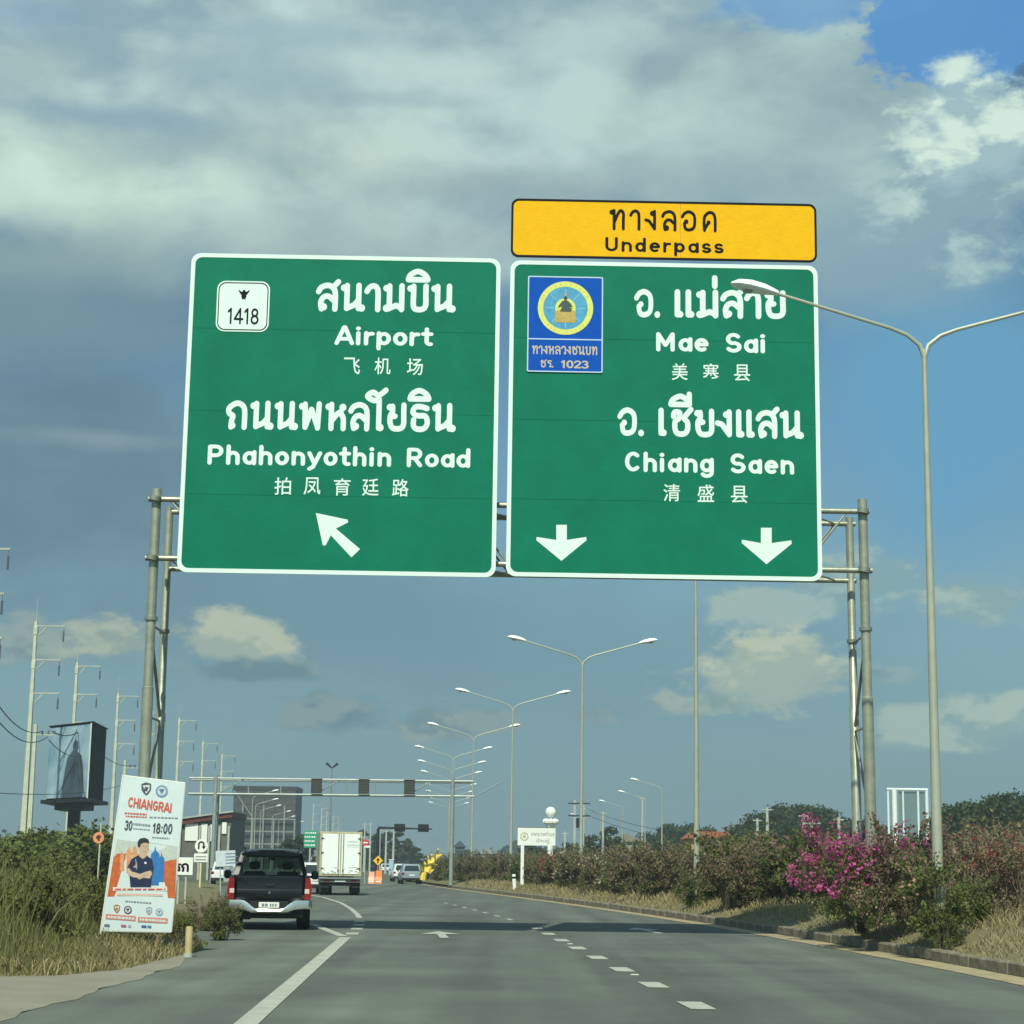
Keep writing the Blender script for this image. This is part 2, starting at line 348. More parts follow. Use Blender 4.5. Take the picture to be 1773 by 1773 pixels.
TG = {
 'น': (.90, [('d', .13, .82, .12), [(.24, .9), (.24, .1)], [(.26, .12), (.5, .22), (.66, .4)], [(.66, .91), (.66, .1)], ('d', .77, .12, .13)]),
 'ม': (.86, [('d', .13, .82, .12), [(.24, .9), (.24, .14)], ('d', .14, .12, .13), [(.2, .1), (.48, .22), (.68, .12)], [(.68, .91), (.68, .08)]]),
 'ส': (.86, [sm([(.08, .68), (.18, .83), (.4, .9), (.6, .82), (.68, .6), (.68, .07)]), sm([(.2, .08), (.17, .3), (.26, .48), (.44, .52), (.62, .38)]), ('d', .27, .15, .13), [(.58, .82), (.78, 1.03)]]),
 'ล': (.84, [sm([(.08, .68), (.18, .83), (.4, .9), (.6, .82), (.68, .6), (.68, .07)]), sm([(.2, .08), (.17, .3), (.26, .48), (.44, .52), (.62, .38)]), ('d', .27, .15, .13)]),
 'า': (.62, [sm([(.05, .70), (.13, .83), (.28, .9), (.41, .82), (.45, .62), (.45, .07)])]),
 'บ': (.86, [('d', .13, .82, .12), sm([(.24, .9), (.24, .6), (.24, .24), (.32, .1), (.57, .1), (.68, .24), (.68, .6), (.68, .91)])]),
 'ิ': (0, [sm([(-.82, 1.14), (-.74, 1.30), (-.48, 1.42), (-.22, 1.30), (-.12, 1.14)]), [(-.82, 1.13), (-.12, 1.13)]]),
 'ี': (0, [sm([(-.82, 1.14), (-.74, 1.30), (-.48, 1.42), (-.26, 1.32), (-.2, 1.16)]), [(-.82, 1.13), (-.14, 1.13)], [(-.14, 1.12), (-.14, 1.5)]]),
 'ั': (0, [('d', -.72, 1.24, .1), sm([(-.66, 1.14), (-.45, 1.14), (-.25, 1.2), (-.1, 1.38)])]),
 '่': (0, [[(-.2, 1.12), (-.2, 1.42)]]),
 'ถ': (.88, [('d', .25, .13, .12), sm([(.2, .08), (.22, .3), (.26, .46), (.12, .56), (.12, .74), (.38, .9), (.6, .83), (.69, .62), (.69, .07)])]),
 'พ': (.98, [('d', .13, .82, .12), [(.24, .9), (.26, .1)], [(.27, .12), (.48, .72)], [(.48, .72), (.72, .12)], [(.72, .08), (.76, .91)]]),
 'ห': (.88, [('d', .13, .82, .12), [(.24, .9), (.24, .07)], [(.26, .34), (.44, .56), (.6, .66)], ('d', .66, .8, .13), sm([(.56, .6), (.68, .44), (.69, .07)])]),
 'โ': (.52, [('d', .34, .12, .13), [(.28, .1), (.28, 1.1)], sm([(.28, 1.08), (.06, 1.06), (-.16, 1.2), (.04, 1.34), (.26, 1.24), (.52, 1.42)])]),
 'ย': (.86, [('d', .16, .83, .12), sm([(.26, .86), (.26, .66), (.18, .52), (.19, .26), (.3, .1), (.57, .1), (.68, .24), (.68, .6), (.68, .91)]), [(.2, .5), (.36, .52)]]),
 'ธ': (.86, [sm([(.68, .80), (.46, .86), (.24, .84), (.16, .66), (.32, .55), (.6, .54), (.69, .4), (.68, .22), (.54, .09), (.3, .09), (.19, .2), (.19, .4)])]),
 'อ': (.86, [sm([(.08, .68), (.2, .84), (.42, .91), (.64, .78), (.69, .5), (.64, .2), (.44, .09), (.24, .14), (.18, .38)]), ('d', .27, .46, .11)]),
 'แ': (.80, [[(.16, .91), (.16, .1)], ('d', .25, .12, .12), [(.54, .91), (.54, .1)], ('d', .63, .12, .12)]),
 'เ': (.46, [[(.16, .91), (.16, .1)], ('d', .25, .12, .12)]),
 'ช': (.88, [sm([(.16, .7), (.2, .85), (.38, .84), (.36, .64), (.22, .52), (.22, .24), (.32, .1), (.55, .1), (.67, .24), (.67, .5), (.56, .66), (.8, .96)])]),
 'ง': (.66, [('d', .36, .80, .12), [(.47, .9), (.47, .1)], [(.46, .12), (.2, .46), (.04, .5)]]),
 'ท': (.88, [('d', .13, .82, .12), [(.24, .9), (.24, .07)], sm([(.24, .34), (.42, .74), (.56, .9), (.69, .78), (.69, .5), (.69, .07)])]),
 'ด': (.88, [sm([(.18, .08), (.16, .4), (.2, .72), (.42, .9), (.62, .84), (.7, .6), (.7, .07)]), [(.18, .12), (.34, .38)], ('d', .38, .44, .1)]),
 'ว': (.74, [sm([(.06, .68), (.16, .84), (.36, .91), (.54, .8), (.58, .55), (.58, .12)]), ('d', .48, .14, .12)]),
 'ร': (.68, [sm([(.62, .84), (.44, .84), (.26, .84), (.18, .68), (.34, .58), (.52, .52), (.54, .12)]), ('d', .45, .14, .12)]),
 'บท': None, '.': (.34, [('d', .1, .1, .12)]), ' ': (.45, []),
}
for _c in '0123489': TG[_c] = LG.get(_c)
def stroke_polys(strokes, r, dx=0.0):
    out = []
    for s in strokes:
        if s[0] == 'd':
            out.append([(s[1]+dx+s[3]*math.cos(2*PI*k/14), s[2]+s[3]*math.sin(2*PI*k/14)) for k in range(14)]); continue
        for a, b in zip(s[:-1], s[1:]):
            d = math.hypot(b[0]-a[0], b[1]-a[1])
            if d < 1e-5: continue
            nx, ny = -(b[1]-a[1])/d*r, (b[0]-a[0])/d*r
            out.append([(a[0]+nx+dx, a[1]+ny), (a[0]-nx+dx, a[1]-ny), (b[0]-nx+dx, b[1]-ny), (b[0]+nx+dx, b[1]+ny)])
        for i, p in enumerate(s):
            inner = 0 < i < len(s)-1
            if inner or r > .05: out.append([(p[0]+dx+r*math.cos(2*PI*(k+.5)/10), p[1]+r*math.sin(2*PI*(k+.5)/10)) for k in range(10)])
    return out
_cache = {}
def glyph_mesh(table, ch, r):   # union of the strokes, as clean flat triangles
    key = (id(table), ch, r)
    if key in _cache: return _cache[key]
    P = stroke_polys(table[ch][1], r); vs = []; fs = []
    for p in P:
        area = sum(p[i][0]*p[(i+1) % len(p)][1]-p[(i+1) % len(p)][0]*p[i][1] for i in range(len(p)))
        if area < 0: p = p[::-1]
        b = len(vs); vs += [Vector(q) for q in p]; fs.append(list(range(b, b+len(p))))
    if not vs: _cache[key] = ([], []); return _cache[key]
    v, e, f, ov, oe, of = delaunay_2d_cdt(vs, [], fs, 0, 1e-4, True)
    f = [tuple(q) for q, o in zip(f, of) if len(o)]
    _cache[key] = ([tuple(q) for q in v], f); return _cache[key]
def lettering(text, table, w, h, r=.095, track=0.0, scalex=None):
    """flat mesh data (x,z) of a line: baseline at z=0, capital height h, total width w"""
    V = []; F = []; x = 0
    for c in text:
        g = table.get(c)
        if g is None: continue
        v, f = glyph_mesh(table, c, r); b = len(V)
        V += [(p[0]+x, p[1]) for p in v]; F += [tuple(i+b for i in q) for q in f]
        x += (g[0]+track) if g[0] else 0
    x0 = min(p[0] for p in V); x1 = max(p[0] for p in V); k = w/(x1-x0)
    return [((p[0]-x0)*k, p[1]*h) for p in V], F
_font = {}
def font_text(text, w, h, bold=0.0, centre=False):
    c = bpy.data.curves.new('t', 'FONT'); c.body = text; c.offset = bold; c.resolution_u = 3
    o = bpy.data.objects.new('t', c); COL.objects.link(o); bpy.context.view_layer.update()
    me = bpy.data.meshes.new_from_object(o.evaluated_get(bpy.context.evaluated_depsgraph_get()))
    V = [v.co.copy() for v in me.vertices]; F = [tuple(p.vertices) for p in me.polygons]
    bpy.data.objects.remove(o); bpy.data.curves.remove(c); bpy.data.meshes.remove(me)
    x0 = min(v.x for v in V); x1 = max(v.x for v in V); y0 = min(v.y for v in V); y1 = max(v.y for v in V)
    return [((v.x-x0)/(x1-x0)*w, (v.y-y0)/(y1-y0)*h) for v in V], F
def flat(name, V, F, x, z, y, m, parent, shear=0.0):
    me = bpy.data.meshes.new(name); me.from_pydata([(x+p[0], y, z+p[1]+p[0]*shear) for p in V], [], F); me.update()
    return link(name, me, m, parent)

exec_parts = []
# ================================================================== GROUND
def gp(L_): return [gnd(*p) for p in L_]
edge_px = [(738, 1533), (826, 1546), (916, 1557), (1000, 1569), (1098, 1583), (1180, 1596), (1260, 1610), (1350, 1628), (1469, 1648), (1589, 1671), (1708, 1693), (1773, 1705)]
redge = [(p.x, p.y) for p in gp(edge_px)]
# surveyed right edge as a smooth function X(Y): near straight, then bending left
ys = np.array([p[1] for p in redge][::-1]); xs = np.array([p[0] for p in redge][::-1])
pf = np.polyfit(ys, xs, 3)
def xr(Y):
    if Y < 24: return float(np.polyval(pf, 24)+(24-Y)*.02)
    if Y <= 135: return float(np.polyval(pf, Y))
    s = float(np.polyval(np.polyder(pf), 135)); return float(np.polyval(pf, 135))+s*(Y-135)-0.0002*(Y-135)**2
def ribbon(f0, f1, Ys, z0=0, z1=0):
    b = MB(); V = []
    for Y in Ys: V += [(f0(Y), Y, z0), (f1(Y), Y, z1)]
    return b.add(V, [(2*i, 2*i+1, 2*i+3, 2*i+2) for i in range(len(Ys)-1)])
def xl(Y):   # left edge of the carriageway
    if Y > 44: return xr(Y)-float(np.interp(Y, [44, 60, 90, 130, 400], [12.2, 13.2, 13.6, 14, 14]))
    return float(np.interp(Y, [0, 27, 30, 34, 38, 42, 44], [-4.6, -4.6, -4.95, -5.1, -6.2, -6.9, xr(44.01)-12.2]))
M_ROAD = mat('asphalt', (.120, .138, .114), .82, var=.18, vs=.35, bump=.5, bs=60, spec=.3)
def road_detail(m):
    t = m.node_tree; b = t.nodes['Principled BSDF']; src = b.inputs['Base Color'].links[0].from_socket
    cc = t.nodes.new('ShaderNodeTexCoord')
    def chain(scale, lo, hi, detail=3, nsc=1.0, fmin=.3, fmax=.7):
        global _; nonlocal src
        mp = t.nodes.new('ShaderNodeMapping'); mp.inputs['Scale'].default_value = scale; mp.inputs['Rotation'].default_value = (0, 0, R(-4))
        n = t.nodes.new('ShaderNodeTexNoise'); n.inputs['Scale'].default_value = nsc; n.inputs['Detail'].default_value = detail
        t.links.new(cc.outputs['Object'], mp.inputs[0]); t.links.new(mp.outputs[0], n.inputs['Vector'])
        mr = t.nodes.new('ShaderNodeMapRange'); mr.inputs[1].default_value = fmin; mr.inputs[2].default_value = fmax
        mr.inputs[3].default_value = lo; mr.inputs[4].default_value = hi; t.links.new(n.outputs['Fac'], mr.inputs[0])
        v = t.nodes.new('ShaderNodeMix'); v.data_type = 'RGBA'; v.blend_type = 'MULTIPLY'; v.inputs[0].default_value = 1
        t.links.new(src, v.inputs[6]); t.links.new(mr.outputs[0], v.inputs[7]); src = v.outputs[2]
    chain((1.0, .03, 1), .74, 1.20, 4)      # wheel tracks and drips along the lanes
    chain((.25, .012, 1), .84, 1.14, 2)
    chain((.5, .35, 1), .86, 1.10, 5)
    chain((60, 60, 1), .78, 1.22, 2)        # chippings
    t.links.new(src, b.inputs['Base Color'])
road_detail(M_ROAD)
Ys = [0, 5, 10, 14, 17, 20, 23, 26, 29, 32, 35, 38, 42, 46, 50, 55, 60, 68, 76, 85, 95, 105, 115, 125, 135, 150, 170, 200, 240, 300, 380]
# big ground sheet
M_EARTH = mat('dry_earth', (.13, .12, .06), .95, var=.3, vs=.25, c2=(.10, .12, .05), bump=.4, bs=8)
g = MB(); g.add([(-3500, -60, -.012), (3500, -60, -.012), (3500, 6000, -.012), (-3500, 6000, -.012)], [(0, 1, 2, 3)])
tag(g.obj('ground', M_EARTH), kind='structure')
tag(ribbon(lambda Y: xr(Y)+.02, xl, Ys, 0, 0).obj('road', M_ROAD), kind='structure')
# pale concrete apron at lower left
M_APR = mat('worn_concrete', (.23, .22, .165), .9, var=.16, vs=.9, bump=.3, bs=25)
ap = [(-4.56+.05*math.sin(q*1.9)+.03*math.sin(q*5.3), q) for q in np.arange(4, 27.1, .35)]+[(-4.93, 30), (-5.12, 31), (-5.3, 26.2), (-5.9, 24.6), (-40, 24.4), (-40, 4)]
b = MB(); n_ = len(ap); b.add([(p[0], p[1], .006) for p in ap]+[(p[0], p[1], -.05) for p in ap], [tuple(range(n_-1, -1, -1))[::-1]]+[(i, (i+1) % n_, (i+1) % n_+n_, i+n_) for i in range(n_)]); tag(b.obj('shoulder', M_APR), kind='structure')
# yellowish edge strip, kerb stones, median
M_STRIP = mat('sandy_edge_paint', (.30, .25, .14), .9, var=.3, vs=3.2, c2=(.46, .39, .23), bump=.3)
def stripw(Y): return float(np.interp(Y, [0, 20, 40, 60, 140], [.62, .62, .55, .48, .4]))
tag(ribbon(lambda Y: xr(Y)-.02, lambda Y: xr(Y)+stripw(Y), [y for y in Ys if y < 160], .008, .008).obj('edge_strip', M_STRIP), kind='structure')
M_KERB = mat('kerb_concrete', (.185, .165, .115), .9, var=.5, vs=4.5, bump=.5, bs=18)
kerb = ribbon(lambda Y: xr(Y)+stripw(Y)+.05, lambda Y: xr(Y)+stripw(Y)+.2, [y for y in Ys if y < 160], .06, .06).obj('kerb', M_KERB); tag(kerb, kind='structure')
kb = MB().box(0, .003, 0, .22, .997, .2, .025); kme = bpy.data.meshes.new('kerb_stone'); kme.from_pydata(kb.v, [], kb.f); kme.materials.append(M_KERB)
Y = 14.0
while Y < 120:
    x0, x1 = xr(Y)+stripw(Y), xr(Y+1)+stripw(Y+1); o = link('kerb_stone', kme, None, kerb)
    o.location = (x0+random.uniform(-.02, .02), Y, -.01+random.uniform(-.02, .012)); o.rotation_euler = (0, random.uniform(-.03, .03), math.atan2(-(x1-x0), 1)+random.uniform(-.01, .01))
    Y += math.cos(math.atan2(x1-x0, 1))*1.0
M_TURF = mat('dry_turf', (.25, .21, .11), .95, var=.25, vs=.7, c2=(.12, .13, .05), bump=.8, bs=14)
def xk(Y): return xr(Y)+stripw(Y)+.2
mounds = [0, .25, .7, 1.3, 2.2, 4.5, 7, 10, 13, 17]
mb_ = MB(); V = []; YY = [y for y in np.arange(6, 170, 1.5)]
def gz(off, Y):   # height of the median surface at an offset behind the kerb
    return float(np.interp(off, [0, .25, .7, 1.3, 2.2, 4.5, 7, 17], [.17, .26, .42, .58, .68, .64, .45, .05]))*float(np.interp(Y, [30, 50, 80], [1, .85, .62]))+.03*math.sin(Y*1.7+off*2)+.02*math.sin(Y*4.1-off*3)
for Y in YY:
    for o_ in mounds: V.append((xk(Y)+o_, Y, gz(o_, Y) if o_ else .15))
nm = len(mounds)
mb_.add(V, [(i*nm+k, i*nm+k+1, (i+1)*nm+k+1, (i+1)*nm+k) for i in range(len(YY)-1) for k in range(nm-1)])
med = mb_.obj('median_strip', M_TURF, smooth=True); tag(med, kind='structure')
# left verge
vb = MB(); V = []; offs = [0, .4, 1.2, 2.5, 5, 10, 20, 45]; EO = [-.04]+offs
def vz(o, Y): return min(1, max(0, (Y-24.1)/2.5))*float(np.interp(o, offs, [.0, .05, .10, .15, .2, .2, .1, 0]))+(.03*math.sin(Y*2.1+o*1.3) if o > .3 else 0)
YL = [23.95, 24.1, 24.5, 25, 26]+[y for y in np.arange(27, 120, 1.5)]
def xg(Y):   # grass edge left
    return float(np.interp(Y, [24, 24.5, 26, 30], [-6.4, -5.6, -5.15, -5.05])) if Y < 30 else xl(Y)-.08
for Y in YL:
    for o_ in EO: V.append((xg(Y)-o_, Y, -.08 if (o_ < 0 or Y < 24) else vz(o_, Y)+.004))
no = len(EO); vb.add(V, [(i*no+k, (i+1)*no+k, (i+1)*no+k+1, i*no+k+1) for i in range(len(YL)-1) for k in range(no-1)])
tag(vb.obj('verge', M_TURF, smooth=True), kind='structure')

# road markings
M_LINE = mat('road_paint', (.40, .42, .35), .75, var=.2, vs=3.0, bump=.3, bs=60)
def path_strip(pts, w, z=.008):
    P = [Vector((p.x, p.y, 0)) for p in pts]; V = []
    for i, p in enumerate(P):
        t = (P[min(i+1, len(P)-1)]-P[max(i-1, 0)]).normalized(); n = Vector((-t.y, t.x, 0)); V += [p+n*w/2+Vector((0, 0, z)), p-n*w/2+Vector((0, 0, z))]
    return MB().add(V, [(2*i, 2*i+1, 2*i+3, 2*i+2) for i in range(len(P)-1)])
mk = MB()
a0 = gnd(427, 1773); a1 = gnd(598, 1623.5); dr = (a0-a1).normalized()
s1 = path_strip([a1+dr*(a0-a1).length*1.6, a0, a1], .22)
b1 = gnd(552, 1605); b2 = gnd(600, 1625.5)
wl = link('lane_line', bpy.data.meshes.new('lane_line'), M_LINE)
wl.data.from_pydata(s1.v, [], s1.f); wl.data.update(); tag(wl, kind='structure')
o = path_strip([gnd(540, 1600), gnd(556, 1606.5), gnd(594, 1621.5)], .2).obj('lane_line', M_LINE); tag(o, kind='structure')
o = path_strip(gp([(470, 1541), (520, 1547), (560, 1554), (590, 1563.5), (608, 1574), (618, 1583), (623, 1590)]), .15).obj('lane_line', M_LINE); tag(o, kind='structure')
dash = []
for px, py in [(623, 1596), (621.5, 1602), (618, 1608.5), (610, 1617)]:
    c = gnd(px, py); dash.append((c.x, c.y, 1.1, .26))
c0 = gnd(1201, 1740); c1 = gnd(932, 1609); sl = (c1.x-c0.x)/(c1.y-c0.y)
k = 0; Y = c0.y-7.2
while Y < 76:
    X = c0.x+(Y-c0.y)*sl if Y < 46 else None
    if X is None:
        X = (c0.x+(46-c0.y)*sl)+(xr(Y)-xr(46)); 
    if not (48 < Y < 51): dash.append((X, Y, 1.05, .27 if Y < 50 else .13))
    Y += 3.52
for X, Y, ln, w in dash:
    h = math.atan2(sl, 1) if Y < 46 else math.atan((xr(Y+1)-xr(Y)))
    b = MB().box(-w/2, -ln/2, 0, w/2, ln/2, .004); o = b.obj('lane_dash', M_LINE); o.location = (X, Y, .006); o.rotation_euler = (0, 0, -h)
    tag(o, kind='structure')
for px, py in [(1099, 1688), (987, 1634.5)]:
    c = gnd(px, py); b = MB().add([(-.06, -.05, 0), (.06, -.05, 0), (.06, .05, 0), (-.06, .05, 0), (-.045, -.035, .012), (.045, -.035, .012), (.045, .035, .012), (-.045, .035, .012)], [(0, 3, 2, 1), (4, 5, 6, 7), (0, 1, 5, 4), (1, 2, 6, 5), (2, 3, 7, 6), (3, 0, 4, 7)])
    o = b.obj('road_stud', M_LINE); o.location = (c.x, c.y, .001)
    tag(o, 'pale road stud between lane dashes, '+('the nearer one' if py > 1660 else 'the farther one'), 'road stud', 'road studs between the lane dashes')
def arrow(c, h, s=1.0):
    P = [(-.09, -1.9), (.09, -1.9), (.09, .2), (.42, .2), (0, 1.9), (-.42, .2), (-.09, .2)]
    b = MB().add([(p[0]*s, p[1]*s, 0) for p in P], [(0, 1, 2, 6), (6, 2, 3, 4, 5)]); o = b.obj('lane_arrow', M_LINE); o.location = (c.x, c.y, .009); o.rotation_euler = (0, 0, h); tag(o, kind='structure')
arrow(gnd(764, 1618.5), R(4)); arrow(gnd(1120, 1611.5), R(5)); 

# ================================================================== GANTRY WITH SIGNS
DS = 37.6; YAW = 0.012
SO = at(886, 700, DS)          # a point on the sign plane
root_rot = YAW
ux = Vector((math.cos(YAW), math.sin(YAW), 0)); nrm = Vector((math.sin(YAW), -math.cos(YAW), 0))
def sp(px, py):   # pixel -> (u, z) on the sign plane
    d = ray(px, py); c = Vector((0, 0, CH)); t = (SO-c).dot(nrm)/d.dot(nrm); p = c+d*t
    return (p-SO).dot(ux), p.z
def mean(*a): return sum(a)/len(a)
def rect(tl, tr, br, bl):
    a, b_, c, d = sp(*tl), sp(*tr), sp(*br), sp(*bl)
    return mean(a[0], d[0]), mean(c[1], d[1]), mean(b_[0], c[0]), mean(a[1], b_[1])
def panel_sign(name, corners, m, mb, bw, rad, label, cat='road sign'):
    x0, z0, x1, z1 = rect(*corners)
    root = empty(name, (SO.x, SO.y, 0), YAW); tag(root, label, cat)
    b = MB(); b.prism(rrect(x0+bw*.3, z0+bw*.3, x1-bw*.3, z1-bw*.3, rad, 8), 0, .035); b.obj('panel', m, root)
    ringmesh(rrect(x0, z0, x1, z1, rad, 8), rrect(x0+bw, z0+bw, x1-bw, z1-bw, rad*.75, 8), -.006, .03).obj('border', mb, root)
    bk = MB()
    for z in np.linspace(z0+.25, z1-.25, max(2, int((z1-z0)/.9))): bk.box(x0+.1, .037, z-.04, x1-.1, .085, z+.04)
    bk.obj('stiffener', M_GALV2, root)
    return root
def seams(root, corners, zs, m):
    x0, z0, x1, z1 = rect(*corners)
    for k in zs: MB().box(x0+.09, -.0025, z0+(z1-z0)*k-.005, x1-.09, .002, z0+(z1-z0)*k+.005).obj('sheet_seam', m, root)
def put_text(root, text, table, l, r_, h_px, m, r=.095, font=False, bold=0.0, name='lettering', y=-.004, track=0.0):
    (u0, z0), (u1, z1) = sp(*l), sp(*r_); k = (sp(l[0], l[1]-h_px)[1]-z0)
    V, F = font_text(text, u1-u0, k, bold) if font else lettering(text, table, u1-u0, k, r, track)
    return flat(name, V, F, u0, z0, y, m, root, (z1-z0)/(u1-u0))
sgL = panel_sign('direction_sign', ((331, 437), (867, 449), (858, 998), (307, 992)), M_GREENS, M_REFW, .085, .2,
                 'large green overhead sign reading Airport and Phahonyothin Road with slanting arrow', 'direction sign')
sgR = panel_sign('direction_sign', ((884, 450), (1415, 461), (1424, 1006), (876, 998)), M_GREENS, M_REFW, .085, .2,
                 'large green overhead sign reading Mae Sai and Chiang Saen with two down arrows', 'direction sign')
sgY = panel_sign('warning_sign', ((886, 343), (1414, 354), (1414, 455), (884, 444)), M_YELLOW, M_BLACK, .045, .16,
                 'long yellow Underpass sign with black border mounted above the green sign', 'underpass sign')
TH = .098
M_SEAM = mat('green_seam', (.0, .128, .072), .7, spec=.1)
seams(sgL, ((331, 437), (867, 449), (858, 998), (307, 992)), (.24, .50, .76), M_SEAM); seams(sgR, ((884, 450), (1415, 461), (1424, 1006), (876, 998)), (.24, .49, .75), M_SEAM)
put_text(sgL, 'สนามบิน', TG, (546, 538.5), (789, 541), 49.5, M_REFW, TH)
put_text(sgL, 'Airport', LG, (579, 596), (750, 598.5), 32, M_REFW, .098, track=.10)
put_text(sgL, 'ถนนพหลโยธิน', TG, (390, 743), (789, 748), 50, M_REFW, TH)
put_text(sgL, 'Phahonyothin', LG, (359, 803), (677, 807), 33, M_REFW, .098, track=.12)
put_text(sgL, 'Road', LG, (704, 807.5), (814, 809), 32, M_REFW, .098, track=.10)
def cjk(root, chars, spots, h):
    for ch, (x, y) in zip(chars, spots):
        put_text(root, ch, None, (x-h*.48, y+h*.5), (x+h*.48, y+h*.5+.2), h, M_REFW, font=True, bold=.006)
cjk(sgL, '飞机场', [(609, 633.5), (662, 633.5), (718, 635)], 29)
cjk(sgL, '拍凤育廷路', [(489, 841.5), (540, 841.5), (592, 843), (641, 843.5), (693, 844.5)], 30)
cjk(sgR, '美塞县', [(1177, 643.5), (1231, 643.8), (1285, 645.5)], 29)
cjk(sgR, '清盛县', [(1163, 853), (1222, 854), (1280, 856)], 30)
put_text(sgR, 'อ.', TG, (1098, 549), (1143, 549.7), 48.5, M_REFW, TH)
put_text(sgR, 'แม่สาย', TG, (1168, 550), (1361, 552), 49, M_REFW, TH)
put_text(sgR, 'Mae', LG, (1136, 607), (1227, 608.3), 32, M_REFW, .098, track=.10)
put_text(sgR, 'Sai', LG, (1257, 609.5), (1325, 610.5), 32.5, M_REFW, .098, track=.10)
put_text(sgR, 'อ.', TG, (1069, 754), (1115, 754.7), 48.5, M_REFW, TH)
put_text(sgR, 'เชียงแสน', TG, (1140, 755), (1392, 760), 49, M_REFW, TH)
put_text(sgR, 'Chiang', LG, (1082, 815.5), (1236, 817.5), 33, M_REFW, .098, track=.12)
put_text(sgR, 'Saen', LG, (1265, 818.5), (1375, 820.5), 33, M_REFW, .098, track=.12)
put_text(sgY, 'ทางลอด', TG, (1055, 398.5), (1241, 402.5), 38, M_BLACK, .072, track=.12)
put_text(sgY, 'Underpass', LG, (1048, 434.5), (1253, 438.5), 24, M_BLACK, .085, track=.16)
sx_, sz_ = sp(1178, 347), sp(1178, 450)
MB().box(sx_[0]-.004, -.003, sz_[1], sx_[0]+.004, .002, sx_[1]-.03).obj('seam', mat('seam', (.45, .20, .02), .6), sgY)
def poly_px(root, name, zoomo, zf, pts, m, y=-.004):
    P = [sp(zoomo[0]+p[0]/zf, zoomo[1]+p[1]/zf) for p in pts]
    me = bpy.data.meshes.new(name); me.from_pydata([(p[0], y, p[1]) for p in P], [], [tuple(range(len(P)-1, -1, -1))]); me.update(); return link(name, me, m, root)
poly_px(sgL, 'arrow', (300, 420), 3.005, [(742, 1407), (908, 1442), (910, 1456), (846, 1488), (972, 1595), (927, 1638), (820, 1523), (792, 1577), (778, 1575)], M_REFW)
poly_px(sgR, 'arrow', (860, 330), 2.569, [(265, 1487), (312, 1487), (312, 1554), (398, 1541), (400, 1555), (288, 1647), (176, 1555), (178, 1541), (265, 1554)], M_REFW)
poly_px(sgR, 'arrow', (860, 330), 2.569, [(1175, 1500), (1223, 1500), (1223, 1568), (1310, 1556), (1312, 1571), (1200, 1662), (1089, 1567), (1091, 1553), (1175, 1568)], M_REFW)
# route shield 1418
x0, z0, x1, z1 = rect((376, 486), (467, 488), (466, 576), (374, 573))
sh = MB().prism(rrect(x0, z0, x1, z1, .18, 8), -.012, .0).obj('route_shield', M_REFW, sgL)
ringmesh(rrect(x0+.03, z0+.03, x1-.03, z1-.03, .155, 8), rrect(x0+.05, z0+.05, x1-.05, z1-.05, .14, 8), -.016, -.01).obj('shield_outline', M_BLACK, sh)
put_text(sh, '1418', LG, (393.5, 561), (447.5, 562.2), 29, M_BLACK, .062, y=-.017, name='route_number')
cx, cz = sp(422.5, 511); gm = MB()
gar = [(0, .115), (.025, .10), (.028, .075), (.06, .07), (.10, .10), (.125, .11), (.105, .065), (.075, .02), (.05, -.005), (.058, -.035), (.035, -.075), (.045, -.10), (0, -.085)]
gar = gar+[(-x, z) for x, z in gar[-2:0:-1]]
me = bpy.data.meshes.new('garuda_emblem'); me.from_pydata([(cx+p[0]*.95, -.0165, cz+p[1]) for p in gar], [], [tuple(range(len(gar)))]); link('garuda_emblem', me, M_BLACK, sh)
# blue rural road plaque
x0, z0, x1, z1 = rect((914, 477.5), (1044.5, 481), (1043, 647), (912.5, 643))
pq = MB().prism(rrect(x0, z0, x1, z1, .03, 4), -.02, 0).obj('route_plaque', M_BLUE, sgR)
M_PQ = mat('plaque_border', (.45, .60, .72), .5)
ringmesh(rrect(x0, z0, x1, z1, .035, 4), rrect(x0+.025, z0+.025, x1-.025, z1-.025, .02, 4), -.025, -.015).obj('plaque_border', M_PQ, pq)
zd = sp(978, 588)[1]; MB().box(x0+.026, -.024, zd-.012, x1-.026, -.02, zd+.012).obj('divider', M_PQ, pq)
cx, cz = sp(979, 534); ra = sp(979+48, 534)[0]-cx
def disc(rad, y, m, name, n=36, r0=0.0):
    if r0: return ringmesh([(cx+rad*math.cos(2*PI*k/n), cz+rad*math.sin(2*PI*k/n)) for k in range(n)], [(cx+r0*math.cos(2*PI*k/n), cz+r0*math.sin(2*PI*k/n)) for k in range(n)], y, y+.003).obj(name, m, pq)
    me = bpy.data.meshes.new(name); me.from_pydata([(cx+rad*math.cos(2*PI*k/n), y, cz+rad*math.sin(2*PI*k/n)) for k in range(n)], [], [tuple(range(n))]); return link(name, me, m, pq)
disc(ra, -.026, M_LEMON, 'seal_ring', r0=ra*.80); disc(ra*.795, -.0235, M_SKYB, 'seal_field')
rb = MB()
for k in range(8):
    a = R(k*45+(0 if k % 2 == 0 else 2)); c_, s_ = math.cos(a), math.sin(a); w = .006
    p0, p1 = ra*.42, ra*.72
    rb.add([(cx+p0*c_-w*s_, -.0245, cz+p0*s_+w*c_), (cx+p0*c_+w*s_, -.0245, cz+p0*s_-w*c_), (cx+p1*c_+w*s_, -.0245, cz+p1*s_-w*c_), (cx+p1*c_-w*s_, -.0245, cz+p1*s_+w*c_)], [(0, 1, 2, 3)])
tag(rb.obj('seal_ray', mat('pale_blue_print', (.25, .55, .68), .5), pq), kind='stuff')
disc(ra*.37, -.0255, M_LEMON, 'seal_halo')
